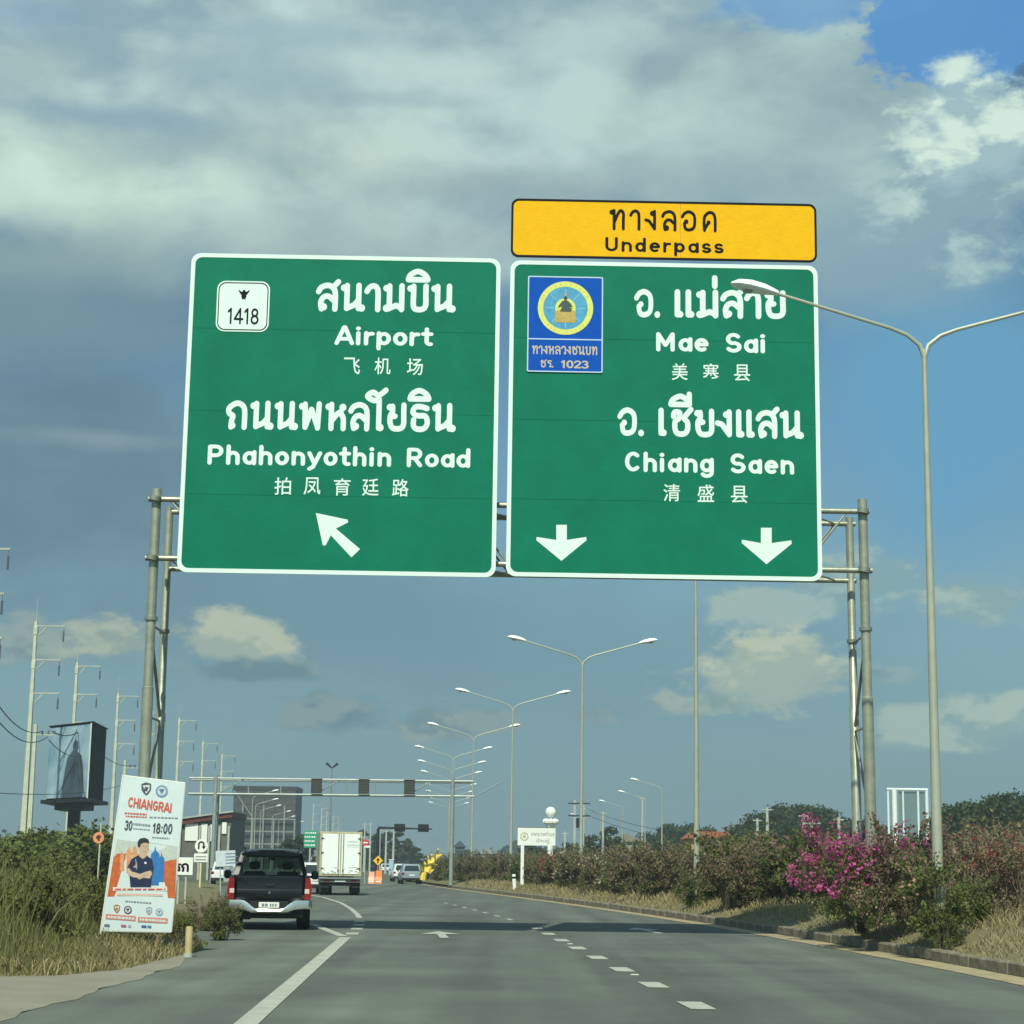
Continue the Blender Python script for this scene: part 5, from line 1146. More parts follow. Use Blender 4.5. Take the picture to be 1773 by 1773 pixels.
    MB().add([(-.74, 1.565, 1.17), (.74, 1.565, 1.17), (.60, 1.80, 1.63), (-.60, 1.80, 1.63), (-.74, 1.575, 1.17), (.74, 1.575, 1.17), (.60, 1.81, 1.63), (-.60, 1.81, 1.63)], [(0, 1, 2, 3), (7, 6, 5, 4)]).obj('rear_window', M_GLASS, root)
    MB().add([(-.76, 3.6, 1.12), (.76, 3.6, 1.12), (.60, 2.98, 1.64), (-.60, 2.98, 1.64)], [(3, 2, 1, 0)]).obj('windscreen', mat('clear_glass', (.03, .04, .04), .05, trans=.85), root)
    for s in (-1, 1): MB().add([(s*.82, 1.66, 1.15), (s*.82, 3.45, 1.13), (s*.67, 2.98, 1.64), (s*.68, 1.9, 1.64)], [(0, 1, 2, 3)]).obj('side_window', mat('dark_glass', (.02, .035, .035), .08), root)
    for x in (-.38, .38):
        for y in (2.0, 2.9):
            st = MB().box(x-.24, y-.07, .7, x+.24, y+.07, 1.24, .04).obj('seat', M_SEAT, root); MB().box(x-.12, y-.05, 1.28, x+.12, y+.05, 1.46, .04).obj('headrest', M_SEAT, st)
    MB().box(-.09, 3.0, 1.5, .09, 3.02, 1.55, .01).obj('rear_view_mirror', M_UND, root)
    # lights, bumper, plate
    for s in (-1, 1):
        P = [(s*.76, .66), (s*.885, .64), (s*.912, .85), (s*.88, 1.10), (s*.77, 1.12)]
        tl_ = MB().loft([[(x, -.015, z) for x, z in P][::s], [(x, .16, z) for x, z in P][::s]]).obj('tail_light', M_TL, root, True)
        MB().box(min(s*.76, s*.86), -.028, .78, max(s*.76, s*.86), -.016, .88, .005).obj('lens', M_TLC, tl_)
        m_ = MB().box(min(s*.93, s*1.10), 3.28, 1.06, max(s*.93, s*1.10), 3.38, 1.26, .04).obj('wing_mirror', M_PB, root); MB().tube([(s*.82, 3.35, 1.12), (s*.97, 3.34, 1.12)], .03, 6).obj('arm', M_UND, m_)
    rg = []
    for x in np.linspace(-.93, .93, 25):
        a = abs(x); dip = float(np.interp(a, [0, .30, .45, .56, .95], [.0, .0, .10, .15, .15])); yb_ = float(np.interp(a, [0, .5, .85, .93], [-.16, -.15, -.08, .08]))
        zt_ = .45+dip*1.25; zb_ = float(np.interp(a, [0, .4, .55, .93], [.36, .36, .42, .46])); rg.append([(x, yb_+.03, zb_), (x, yb_-.03, zb_+.03), (x, yb_-.04, (zt_+zb_)/2), (x, yb_-.02, zt_), (x, yb_+.14, zt_), (x, yb_+.16, zb_)])
    bm = MB().loft(rg).obj('rear_bumper', M_CHR, root, True); MB().box(-.42, -.17, .463, .42, -.02, .62, .01).obj('bumper_step', M_UND, bm)
    pt = MB().box(-.22, -.19, .475, .22, -.172, .595, .006).obj('number_plate', M_PLT, root)
    vv, ff = lettering('1', LG, .02, .05, .1)
    b = MB()
    for x, w in ((-.15, .05), (-.08, .05), (.02, .03), (.07, .03), (.13, .03)): b.box(x, -.194, .505, x+w, -.191, .565)
    b.obj('plate_marks', mat('plate_ink', (.12, .16, .2), .6), pt)
    MB().box(-.74, -.02, .25, .74, .12, .56, .04).obj('valance', M_UND, root)
    for s in (-1, 1): wheel(root, s*.76, .98, .37, .28); wheel(root, s*.76, 4.1, .365, .24); MB().box(min(s*.60, s*.86), .52, .14, max(s*.60, s*.86), .55, .5).obj('mud_flap', M_UND, root)
    MB().tube([(-.7, .98, .36), (.7, .98, .36)], .055, 8).obj('axle', M_UND, root); MB().lathe([(.05, -.13), (.14, -.08), (.14, .08), (.05, .13)], (0.05, .98, .36), 12, 'x').obj('differential', M_UND, root, True)
    MB().tube([(.45, .0, .3), (.45, .6, .32)], .035, 8).obj('exhaust', M_GALV2, root, True); MB().box(-.55, .05, .22, -.38, .25, .34, .02).obj('tow_bracket', M_UND, root)
    MB().box(-.70, .3, .38, .70, 4.7, .52).obj('chassis', M_UND, root)
    return root
pc = gnd(471.5, 1608.5); pk = pickup((pc.x, pc.y-.75, 0), R(6.5))
k_ = 1.0
# white box truck
tc_ = gnd(590, 1550); root = empty('box_truck', (tc_.x, tc_.y-.6, 0), R(7.5)); tag(root, 'white box truck with twin rear doors driving ahead of the black pickup', 'truck')
TW, Z0, Z1 = .97, .86, 2.86; M_TB = mat('truck_box', (.62, .66, .62), .5, var=.06, vs=2); M_TF = mat('truck_frame', (.40, .38, .24), .6, var=.15)
MB().box(-TW, .06, Z0, TW, 4.4, Z1, .02).obj('cargo_box', M_TF, root)
M_TD = mat('truck_door', (.80, .86, .82), .4, var=.04, vs=3)
for s in (-1, 1):
    x0, x1 = sorted((s*.03, s*(TW-.12))); d_ = MB().box(x0, .015, Z0+.1, x1, .058, Z1-.1, .008).obj('door', M_TD, root)
    for z in (Z0+.35, Z0+1.05, Z1-.3): MB().box(s*(TW-.13)-.06, -.005, z-.025, s*(TW-.13)+.06, .012, z+.025).obj('hinge', M_UND, d_)
    MB().tube([(s*.11, -.01, Z0+.05), (s*.11, -.01, Z1-.06)], .022, 8).obj('lock_bar', M_GALV, d_, True); MB().box(s*.11-.03, -.035, Z0+.2, s*.11+.03, -.012, Z0+.32).obj('latch', M_UND, d_)
b = MB(); b.box(.28, .010, 2.25, .82, .0135, 2.29); b.box(.28, .010, 2.17, .80, .0135, 2.19); b.box(.34, .010, 1.24, .78, .0135, 1.27)
for k in range(10): b.box(.30+k*.05, .010, 2.38, .33+k*.05, .0135, 2.46)
b.obj('door_lettering', mat('pale_print', (.42, .48, .46), .6), root)
b = MB(); M_FL = mat('olive_print', (.28, .30, .18), .7)
for k in range(26):
    x = random.uniform(-.82, .82); 
    if abs(x) < .15: continue
    z = Z0+.14+random.random()**2*.26; s = random.uniform(.02, .05); b.box(x-s, .010-k*.0001, z-s*.5, x+s, .0135, z+s*.5)
b.obj('door_decoration', M_FL, root)
MB().box(-TW, -.12, .74, TW, .04, .80, .01).obj('tail_step', M_CHR, root); MB().box(-.92, .0, .58, .92, .12, .735, .01).obj('light_bar', mat('light_bar', (.18, .17, .15), .6), root)
for s in (-1, 1):
    for q in (.55, .7): x = s*q; MB().box(x-.06, -.02, .62, x+.06, -.003, .70, .005).obj('tail_light', M_TL, root)
    wheel(root, s*.80, 1.0, .37, .2); wheel(root, s*.58, 1.0, .37, .18); wheel(root, s*.82, 4.6, .37, .22)
    MB().box(min(s*.48, s*.94), .45, .12, max(s*.48, s*.94), .48, .58).obj('mud_flap', M_UND, root)
MB().box(-.25, -.02, .60, .25, -.004, .70, .005).obj('number_plate', M_PLT, root)
MB().box(-.5, .1, .42, .5, 5.4, .72).obj('chassis', M_UND, root)
cb_ = MB(); cb_.loft([sect(4.55, .88, .5, 2.1, ch=.1), sect(5.6, .88, .5, 2.1, ch=.1), sect(6.1, .84, .5, 1.6, ch=.12)]); cb_.obj('cab', M_TB, root, True)
for s in (-1, 1): MB().box(min(s*1.0, s*1.14), 5.6, 1.3, max(s*1.0, s*1.14), 5.7, 1.75, .03).obj('wing_mirror', M_UND, root)
def small_car(loc_, rz, paint, lab, hw=.80, H=1.47, name='hatchback_car', grp=None):
    root = empty(name, loc_, rz); tag(root, lab, 'car', grp)
    b = MB(); b.loft([sect(.0, hw-.10, .34, .84, .03, .1), sect(.12, hw-.02, .28, .93, .03, .1), sect(.8, hw, .26, .95, .03), sect(2.4, hw, .26, .93, .03), sect(3.3, hw-.02, .26, .84, .03), sect(3.85, hw-.14, .34, .66, .02, .12)]); b.obj('body', paint, root, True)
    rings = []
    for y, w, z in ((.28, hw-.12, .92), (.42, hw-.20, H-.06), (.9, hw-.17, H), (1.9, hw-.19, H-.02), (2.35, hw-.22, H-.12), (3.0, hw-.10, .90)):
        rings.append([(-(hw-.06), y, .88), (-w, y, z-.03), (-w+.08, y, z), (w-.08, y, z), (w, y, z-.03), (hw-.06, y, .88)])
    MB().loft(rings).obj('cabin', paint, root, True)
    MB().add([(-hw+.22, .262, .96), (hw-.22, .262, .96), (hw-.30, .385, H-.12), (-hw+.30, .385, H-.12)], [(0, 1, 2, 3)]).obj('rear_window', mat('dark_glass', (.02, .035, .035), .08), root)
    for s in (-1, 1):
        MB().box(min(s*(hw-.22), s*(hw-.02)), -.02, .66, max(s*(hw-.22), s*(hw-.02)), .1, .84, .03).obj('tail_light', M_TL, root); wheel(root, s*(hw-.10), .62, .30, .18); wheel(root, s*(hw-.10), 3.1, .30, .18)
        MB().box(min(s*(hw), s*(hw+.13)), 2.3, .9, max(s*(hw), s*(hw+.13)), 2.4, 1.02, .02).obj('wing_mirror', M_UND, root)
    MB().box(-hw+.06, -.07, .30, hw-.06, .05, .46, .03).obj('bumper', M_UND, root); MB().box(-.2, -.025, .60, .2, -.004, .70, .005).obj('number_plate', M_PLT, root)
    return root
M_SIL = mat('silver_paint', (.36, .42, .46), .3, .4, coat=.4); M_WP = mat('white_car_paint', (.72, .76, .74), .3, coat=.4)
g_ = gnd(713, 1531); small_car((g_.x, g_.y, 0), R(8), M_SIL, 'silver grey hatchback car driving away near the tip of the median', .78)
for px, py, lab in [(697, 1527, 'white car just left of the silver hatchback, mostly hidden'), (668, 1512, 'distant white car beyond the orange barriers')]:
    q = gnd(px, py); small_car((q.x, q.y, 0), R(8), M_WP, lab)
q = gnd(546, 1548); small_car((q.x, q.y, 0), R(6), M_WP, 'white car showing between the black pickup and the white truck', .78)
q = gnd(392, 1533); small_car((q.x-.2, q.y, 0), R(6), M_WP, 'white car standing left of the black pickup, partly hidden')
q = gnd(677, 1516); root = empty('utility_box', (q.x, q.y, 0)); tag(root, 'small pale blue box standing by the far roadside', 'box'); MB().box(-.3, -.3, 0, .3, .3, 1.9, .05).obj('cabinet', mat('pale_blue', (.35, .50, .62), .5), root); MB().box(-.34, -.34, 1.905, .34, .34, 2.0, .02).obj('lid', M_WHITE, root)
# white roadside barrier on the far carriageway
rl = empty('guard_rail', (0, 0, 0)); tag(rl, 'white painted guard rail on the far carriageway seen under the bougainvillea', 'guard rail')
ra_, rb_ = Vector((10.5, 74, .62)), Vector((16.5, 44, .62)); MB().tube([ra_, rb_], .07, 6).obj('rail', M_WHITE, rl, True); MB().tube([ra_-Vector((0, 0, .3)), rb_-Vector((0, 0, .3))], .05, 6).obj('rail', M_WHITE, rl, True)
for k in range(12): q = ra_.lerp(rb_, k/11); MB().box(q.x-.06, q.y+.08, -.05, q.x+.06, q.y+.2, .7).obj('post', M_WHITE, rl)
q = at(1421, 1514, 70); root = empty('market_umbrella', (q.x, 70, 0)); tag(root, 'small turquoise umbrella glimpsed left of the pink bougainvillea', 'umbrella')
MB().lathe([(.02, .18), (.2, .12), (.42, .0), (.5, -.1)], (0, 0, q.z), 10).obj('canopy', mat('turquoise', (.16, .48, .50), .6), root, True); MB().tube([(0, 0, 0), (0, 0, q.z)], .02, 6).obj('pole', M_GALV2, root)
q = at(1228, 1452, 110); root = empty('orange_roof_house', (q.x, 110, 0)); tag(root, 'small house with orange red roof behind the second lamp post', 'house')
MB().box(-1.1, 0, 0, 1.3, 4, q.z).obj('wall', mat('ochre_wall', (.45, .30, .12), .8), root); MB().prism([(-1.3, q.z), (1.5, q.z), (1.0, q.z+.4), (-.8, q.z+.4)], -.3, 4.3).obj('roof', mat('red_roof', (.30, .10, .05), .8), root); MB().box(-.3, -.05, 1, .3, -.01, q.z-.3).obj('window', M_DARK, root)
# litter
LIT = [(560, 1363, None)]
for i, (px, py, s, c_, nm_, lab) in enumerate([(133, 1675, .07, (.7, .68, .6), 'paper_scrap', 'crumpled pale paper scrap at the grass edge by the concrete shoulder'), (1415, 1601, .10, (.20, .55, .50), 'plastic_cup', 'crushed turquoise plastic cup on the kerb under the pink bush'),
      (1364, 1597, .10, (.7, .68, .62), 'paper_scrap', 'pale paper scrap on the kerb where the gantry shadow ends'), (1478, 1612, .07, (.7, .68, .62), 'paper_scrap', 'small pale scrap on the kerb right of the turquoise cup')]):
    z = .2 if px > 900 else .03; q = gnd(px, py, z); b = MB(); P = []
    n = 7; 
    for a in range(n): P.append((s*random.uniform(.6, 1)*math.cos(2*PI*a/n), s*random.uniform(.6, 1)*math.sin(2*PI*a/n), random.uniform(0, s*.6)))
    P.append((0, 0, s*.9)); P.append((0, 0, 0)); b.add(P, [(a, (a+1) % n, n) for a in range(n)]+[((a+1) % n, a, n+1) for a in range(n)])
    o = b.obj(nm_, mat('litter%d' % i, c_, .7), None); o.location = q+Vector((0, 0, .02)); tag(o, lab, 'litter')

# ================================================================== VEGETATION
def leaves(C, size, aspect=.6, up=.4, rg=None):
    """one small quad per centre, random orientation"""
    rg = rg or rng; n = len(C); N_ = rg.normal(size=(n, 3)); N_[:, 2] += up; N_ /= np.linalg.norm(N_, axis=1)[:, None]
    T = np.cross(N_, rg.normal(size=(n, 3))); T /= np.linalg.norm(T, axis=1)[:, None]; B = np.cross(N_, T)
    s = size*rg.uniform(.6, 1.35, n)[:, None]; T = T*s*.5; B = B*s*.5*aspect
    V = np.stack([C-T, C-B, C+T, C+B], 1).reshape(-1, 3)
    return V, np.arange(4*n).reshape(-1, 4)
def clump_points(n, centres, radii, squash=.8, shell=.55):
    k = rng.choice(len(centres), n, p=np.array(radii)**2/np.sum(np.array(radii)**2)); D = rng.normal(size=(n, 3)); D /= np.linalg.norm(D, axis=1)[:, None]
    r = (shell+(1-shell)*rng.random(n))[:, None]*np.array(radii)[k][:, None]; D[:, 2] *= squash
    return np.array(centres)[k]+D*r*rng.normal(1, .12, (n, 1))
def blades(base, h, w, lean=.35):
    n = len(base); a = rng.uniform(0, 2*PI, n); L_ = rng.normal(0, lean, (n, 2))*h[:, None]; S_ = np.stack([np.cos(a), np.sin(a), np.zeros(n)], 1)*w[:, None]*.5
    M_ = base+np.stack([L_[:, 0]*.35, L_[:, 1]*.35, h*.55], 1); T_ = base+np.stack([L_[:, 0], L_[:, 1], h], 1)
    V = np.stack([base-S_, base+S_, M_+S_*.8, M_-S_*.8, T_+S_*.15, T_-S_*.15], 1).reshape(-1, 3); i = np.arange(n)[:, None]*6
    return V, np.concatenate([i+np.array([0, 1, 2, 3]), i+np.array([3, 2, 4, 5])])
L_DULL = leafmat('leaf_dusty', (.105, .115, .045), (.26, .23, .12)); L_OLIVE = leafmat('leaf_olive', (.085, .115, .032), (.20, .23, .075)); L_DRY = leafmat('leaf_dry', (.16, .135, .075), (.30, .25, .15))
L_WEED = leafmat('leaf_weed', (.085, .115, .028), (.24, .245, .08)); L_TREE = leafmat('leaf_tree', (.030, .052, .018), (.085, .11, .038), .3, .25); L_TREE2 = leafmat('leaf_tree_pale', (.065, .09, .04), (.14, .155, .07), .3, .25)
B_MAG = leafmat('bract_magenta', (.46, .045, .20), (.68, .17, .40), .4); B_DUSK = leafmat('bract_dusky', (.22, .12, .12), (.33, .22, .18), .4); B_RED = leafmat('bract_red', (.32, .05, .07), (.42, .11, .11), .4)
B_WHITE = leafmat('bract_white', (.50, .48, .38), (.66, .62, .50), .4); B_PEACH = leafmat('bract_peach', (.45, .24, .20), (.58, .36, .30), .4)
G_DRY = leafmat('grass_dry', (.25, .215, .11), (.44, .38, .20), .3); G_GREEN = leafmat('grass_green', (.095, .12, .030), (.27, .26, .10), .3); M_BARK = mat('bark', (.12, .10, .07), .9, var=.3, vs=6)
M_TWIG = mat('twig', (.16, .13, .09), .9, var=.2)
def bush_meshes(w, h, nl, lsz, nf, seed, sparse=0.0):
    global rng; rng = np.random.default_rng(seed); random.seed(seed)
    cs = []; rs = []
    for _ in range(int(13+w*6)):
        a = rng.uniform(0, 2*PI); rr = math.sqrt(rng.random())*w/2*.8; z = h*(.08+.76*rng.random()**1.0*(1-.35*(rr/(w/2))**2)); cs.append((rr*math.cos(a), rr*math.sin(a)*.8, z)); rs.append(rng.uniform(.22, .48)*h/2.2)
    C = clump_points(nl, cs, rs, .85, .3); C = C[C[:, 2] > .0]
    # long arching shoots
    sh = MB(); SP = []
    for _ in range(int(16+w*6)):
        a = rng.uniform(0, 2*PI); e = rng.uniform(.5, 1.0); tip = Vector((math.cos(a)*w*.58*e, math.sin(a)*w*.45*e, h*rng.uniform(.55, 1.12))); base = Vector((math.cos(a)*w*.08, math.sin(a)*w*.08, 0)); m = base.lerp(tip, .55)+Vector((0, 0, h*.22))
        P_ = [base, base.lerp(m, .6)+Vector((0, 0, .05)), m, tip]; sh.tube(P_, [.02, .015, .010, .004], 4, False)
        for t in np.linspace(.35, 1, 26): q = m.lerp(tip, (t-.35)/.65); SP.append((q.x+rng.normal(0, .05), q.y+rng.normal(0, .05), q.z+rng.normal(0, .05)))
    C = np.concatenate([C, np.array(SP)]); V, F = leaves(C, lsz); me = npmesh('foliage', V, F)
    fm = None
    if nf:
        k = rng.choice(len(cs), max(2, int(len(cs)*.45)), replace=False); fc = [cs[i] for i in k]; fr = [rs[i]*1.08 for i in k]
        P_ = clump_points(nf, fc, fr, .85, .86); P_ = P_[P_[:, 2] > h*.25]; P_ = np.concatenate([P_, np.array(SP)[rng.choice(len(SP), min(len(SP), nf//3))]+rng.normal(0, .05, (min(len(SP), nf//3), 3))]); V, F = leaves(P_, lsz*1.15, .85); fm = npmesh('blossom', V, F)
    sm_ = bpy.data.meshes.new('stem'); sm_.from_pydata(sh.v, [], sh.f); sm_.update()
    return me, fm, sm_
BUSH = [bush_meshes(2.6, 2.0, 5200, .10, 330, 20+i) for i in range(5)]
def ordinal(n):
    w = ['zeroth', 'first', 'second', 'third', 'fourth', 'fifth', 'sixth', 'seventh', 'eighth', 'ninth', 'tenth', 'eleventh', 'twelfth', 'thirteenth', 'fourteenth', 'fifteenth', 'sixteenth', 'seventeenth', 'eighteenth', 'nineteenth', 'twentieth']
    if n <= 20: return w[n]
    return ('twenty-' if n < 30 else 'thirty-')+w[n % 10] if n % 10 else 'thirtieth'
_mc = {}
def with_mat(me, m):
    k = (me.name, m.name)
    if k not in _mc: c = me.copy(); c.name = me.name.split('.')[0]; c.materials.clear(); c.materials.append(m); _mc[k] = c
    return _mc[k]
def place_bush(ms, x, y, z, s, lm, bm, label, group=None, name='bougainvillea_bush', rz=None, sxy=1.0):
    root = empty(name, (x, y, z), random.uniform(0, 6.28) if rz is None else rz); root.scale = (s*sxy, s*sxy, s); tag(root, label, 'bush', group)
    link('foliage', with_mat(ms[0], lm), None, root)
    if bm and ms[1]: link('blossom', with_mat(ms[1], bm), None, root)
    link('stem', with_mat(ms[2], M_TWIG), None, root); return root
# clipped hedge row in the median, far tip to near
rng = np.random.default_rng(5); random.seed(5)
HG = [(-6.0, 150), (-2.0, 126), (1.3, 106), (3.5, 88), (4.4, 76), (6.1, 65), (7.3, 56.5), (8.0, 51)]
ys_ = [p[1] for p in HG][::-1]; xs_ = [p[0] for p in HG][::-1]; Y = 148; n = 0; hedge = []
while Y > 50.5:
    hedge.append(Y); Y -= 3.4 if Y > 110 else (2.7 if Y > 80 else 2.0)
for i, Y in enumerate(hedge):
    x = float(np.interp(Y, ys_, xs_))+random.uniform(-.25, .25); px = 886+x/Y*FPX
    bmat = B_DUSK; lm = L_DULL if i % 3 else L_OLIVE
    if 985 < px < 1085: bmat = B_WHITE if i % 2 else B_PEACH
    if 1085 < px < 1130: bmat = B_DUSK
    if 960 < px < 990: bmat = B_RED
    if px > 1140: bmat = B_DUSK
    sc_ = float(np.interp(Y, [50, 60, 75, 90, 110, 150], [1.06, 1.05, 1.0, .94, .90, .92]))*random.uniform(.80, 1.06)
    col_ = {'bract_dusky': 'dusky pink', 'bract_white': 'white', 'bract_peach': 'peach', 'bract_red': 'dull red'}[bmat.name]
    place_bush(BUSH[i % 5], x, Y, max(.1, gz(max(0, x-xk(Y)), Y)-.05), sc_*.96, lm, bmat, '%s flowered bougainvillea in the median hedge, %s bush counted from the far tip' % (col_, ordinal(i+1)), 'bougainvillea bushes of the median hedge')
# second row behind to close the hedge
for i, Y in enumerate(hedge[::2]):
    x = float(np.interp(Y, ys_, xs_))+1.9; place_bush(BUSH[(i+2) % 5], x, Y+1, .25, 1.02*random.uniform(.9, 1.05), L_DULL, B_DUSK if i % 2 else None, 'dusty bush in the back row of the median hedge, %s counted from the far tip' % ordinal(i+1), 'back row bushes of the median hedge', 'hedge_bush')
BIG = [bush_meshes(3.0, 2.4, 7500, .085, 2300, 60+i) for i in range(3)]
THIN = [bush_meshes(2.8, 2.1, 2300, .075, 260, 80+i) for i in range(3)]
def bush_px(ms, px, pb, Y, s, lm, bm, lab, name='bougainvillea_bush', z=.35, sxy=1.0):
    x = at(px, pb, Y).x; return place_bush(ms, x, Y, z, s, lm, bm, lab, None, name, None, sxy)
bush_px(BIG[0], 1466, 1590, 40.0, .78, L_DULL, B_MAG, 'large bright magenta bougainvillea spilling left of the gantry legs', z=.55)
bush_px(BIG[1], 1512, 1590, 36.2, .72, L_OLIVE, B_MAG, 'large bougainvillea with magenta blossom right in front of the gantry legs', z=.5)
bush_px(BIG[2], 1570, 1590, 35.6, .74, L_DULL, B_DUSK, 'bougainvillea with dusky pink crown between gantry legs and near lamp post', z=.58)
bush_px(BUSH[1], 1508, 1595, 35.0, .40, L_OLIVE, B_PEACH, 'low green shrub with peach blossom hiding the foot of the gantry legs', 'shrub', .42)
bush_px(BUSH[4], 1622, 1590, 32.5, .66, L_OLIVE, B_PEACH, 'greenish peach flowered bougainvillea hiding the foot of the near lamp post', z=.46)
_l = [o_ for o_ in bpy.data.objects if o_.get('label', '').startswith('near double-arm')][0].location
place_bush(BUSH[1], _l.x-.02, _l.y-.42, .17, .34, L_OLIVE, None, 'small green shrub hugging the foot of the near lamp post', None, 'shrub')
bush_px(BUSH[2], 1486, 1590, 37.3, .26, L_DULL, None, 'tiny dusty shrub hugging the left foot of the gantry legs', 'shrub', .25)
bush_px(BUSH[0], 1207, 1560, 57.6, .50, L_OLIVE, B_DUSK, 'small bush hiding the foot of the second lamp post', 'shrub', .30)
bush_px(BUSH[3], 1662, 1590, 33.6, .46, L_OLIVE, None, 'dark green shrub in the grass right of the near lamp post', 'shrub', .52)
bush_px(THIN[0], 1690, 1590, 36, .78, L_DRY, B_RED, 'loose dry shrub with a few crimson blossoms right of the near lamp post', 'shrub', .62)
bush_px(THIN[1], 1742, 1590, 35, .76, L_DRY, B_RED, 'loose dry shrub with crimson blossoms near the right edge', 'shrub', .62)
bush_px(THIN[2], 1790, 1590, 34.5, .76, L_DRY, B_DUSK, 'dry twiggy shrub cut by the right edge', 'shrub', .6)
bush_px(BUSH[4], 1345, 1560, 56, .6, L_DULL, None, 'low dusty shrub in the shaded gap of the hedge', 'shrub')
bush_px(BUSH[2], 1400, 1560, 55, .62, L_DRY, None, 'dry low shrub left of the magenta bougainvillea', 'shrub')
bush_px(BUSH[1], 1265, 1560, 53, .82, L_DULL, B_DUSK, 'shaded bougainvillea at the near end of the hedge row', z=.35)
bush_px(BUSH[3], 1300, 1560, 54, .70, L_OLIVE, None, 'dark leafy bush inside the gantry shadow', 'shrub')
for i, (px, Y, s, lm, lab) in enumerate([(1690, 62, 1.35, L_DRY, 'tall dry brown bush standing behind the crimson flowered shrubs'), (1760, 60, 1.4, L_DULL, 'tall dull green bush behind the shrubs at the right edge'), (1640, 66, 1.2, L_DULL, 'dull green bush just right behind the near lamp post'),
                             (1425, 70, 1.2, L_DULL, 'dull green bush behind the turquoise umbrella'), (1360, 74, 1.25, L_OLIVE, 'green bush at the far side of the hedge gap'), (1810, 58, 1.4, L_DRY, 'dry bush just outside the right edge')]):
    bush_px(BUSH[i % 5], px, 1550, Y, s, lm, None, lab, 'shrub', .1, 1.25)

# trees
def tree_meshes(w, h, trunk_h, nl, lsz, seed, flatness=.5, nclump=40):
    global rng; rng = np.random.default_rng(seed)
    cs = []; rs = []
    for _ in range(nclump):
        a = rng.uniform(0, 2*PI); rr = math.sqrt(rng.random())*w/2*.88; top = h-(h-trunk_h)*.55*(rr/(w/2))**2*(1.0 if flatness < .6 else .9); r_ = w*rng.uniform(*((.06, .12) if flatness > .6 else (.10, .2))); zlo = max(trunk_h, top-(h-trunk_h)*(.35 if flatness > .6 else .75))
        cs.append((rr*math.cos(a), rr*math.sin(a), rng.uniform(zlo, top)-r_*.6)); rs.append(r_)
    C = clump_points(nl, cs, rs, .62, .45); V, F = leaves(C, lsz, .8, .8); cm = npmesh('crown', V, F)
    b = MB(); r0 = w*.022+.06; b.tube([(0, 0, -.2), (.05*w*.1, 0, trunk_h*.5), (0, 0, trunk_h)], [r0*1.4, r0, r0*.8], 8)
    for i in range(9):
        c = cs[rng.integers(len(cs))]; m = (c[0]*.4, c[1]*.4, trunk_h+(c[2]-trunk_h)*.55); b.tube([(0, 0, trunk_h*.85), m, c], [r0*.6, r0*.35, r0*.12], 6, False)
    tm = bpy.data.meshes.new('trunk'); tm.from_pydata(b.v, [], b.f); tm.update(); return cm, tm
T_UMB = tree_meshes(22, 12, 4.0, 26000, .42, 101, .7, 90); T_UMB2 = tree_meshes(20, 11, 3.5, 20000, .42, 102, .7, 80)
T_RND = [tree_meshes(6, 8, 2.0, 7000, .28, 110+i, .4, 36) for i in range(3)]; T_TALL = [tree_meshes(8.5, 15, 1.0, 15000, .55, 120+i, .3, 64) for i in range(3)]; T_LOW = [tree_meshes(6.5, 4.0, .6, 7000, .24, 130+i, .4, 36) for i in range(3)]
def tree(ms, px, ptop, Y, H0, lm, lab, sxy=1.0, name='tree', group=None):
    q = at(px, ptop, Y); s = q.z/H0; root = empty(name, (q.x, Y, 0), random.uniform(0, 6)); root.scale = (s*sxy, s*sxy, s); tag(root, lab, 'tree', group)
    link('crown', with_mat(ms[0], lm), None, root); link('trunk', with_mat(ms[1], M_BARK), None, root)
tree(T_UMB, 1390, 1384, 250, 12, L_TREE, 'big spreading rain tree behind the hedge, left of the right gantry leg', 1.0)
tree(T_UMB2, 1300, 1425, 262, 11, L_TREE, 'lower dark tree joined to the left of the big spreading tree', .8)
tree(T_UMB2, 1480, 1412, 245, 11, L_TREE2, 'green tree right behind the foot of the gantry legs', .85)
tree(T_UMB, 1745, 1362, 175, 12, L_TREE, 'wide dark tree at the right edge', .95)
tree(T_UMB2, 1655, 1408, 190, 11, L_TREE2, 'smaller olive tree left of the wide dark tree at the right edge', .7)
tree(T_UMB2, 1178, 1417, 300, 11, L_TREE, 'flat topped dark tree behind the second lamp post', .92)
tree(T_RND[0], 1046, 1413, 240, 8, L_TREE, 'small round tree right of the third lamp post', .9)
tree(T_RND[1], 925, 1452, 250, 8, L_TREE, 'dark tree behind the left part of the white two-post sign', 1.2)
tree(T_RND[2], 990, 1447, 260, 8, L_TREE, 'dark tree behind the hedge below the transformer pole', 1.4)
for i, (px, pt, Y, sx2) in enumerate([(632, 1433, 400, 1.0), (652, 1438, 380, 1.0), (672, 1432, 395, 1.0), (690, 1436, 390, 1.0), (706, 1447, 380, .95), (720, 1462, 360, 1.0), (735, 1480, 360, 1.6), (755, 1484, 420, 1.8)]):
    tree(T_TALL[i % 3], px, pt, Y, 15, L_TREE if i % 2 else L_TREE2, '%s far tree from the left in the grove right of the white truck' % ordinal(i+1), sx2, group='far trees at the end of the road')
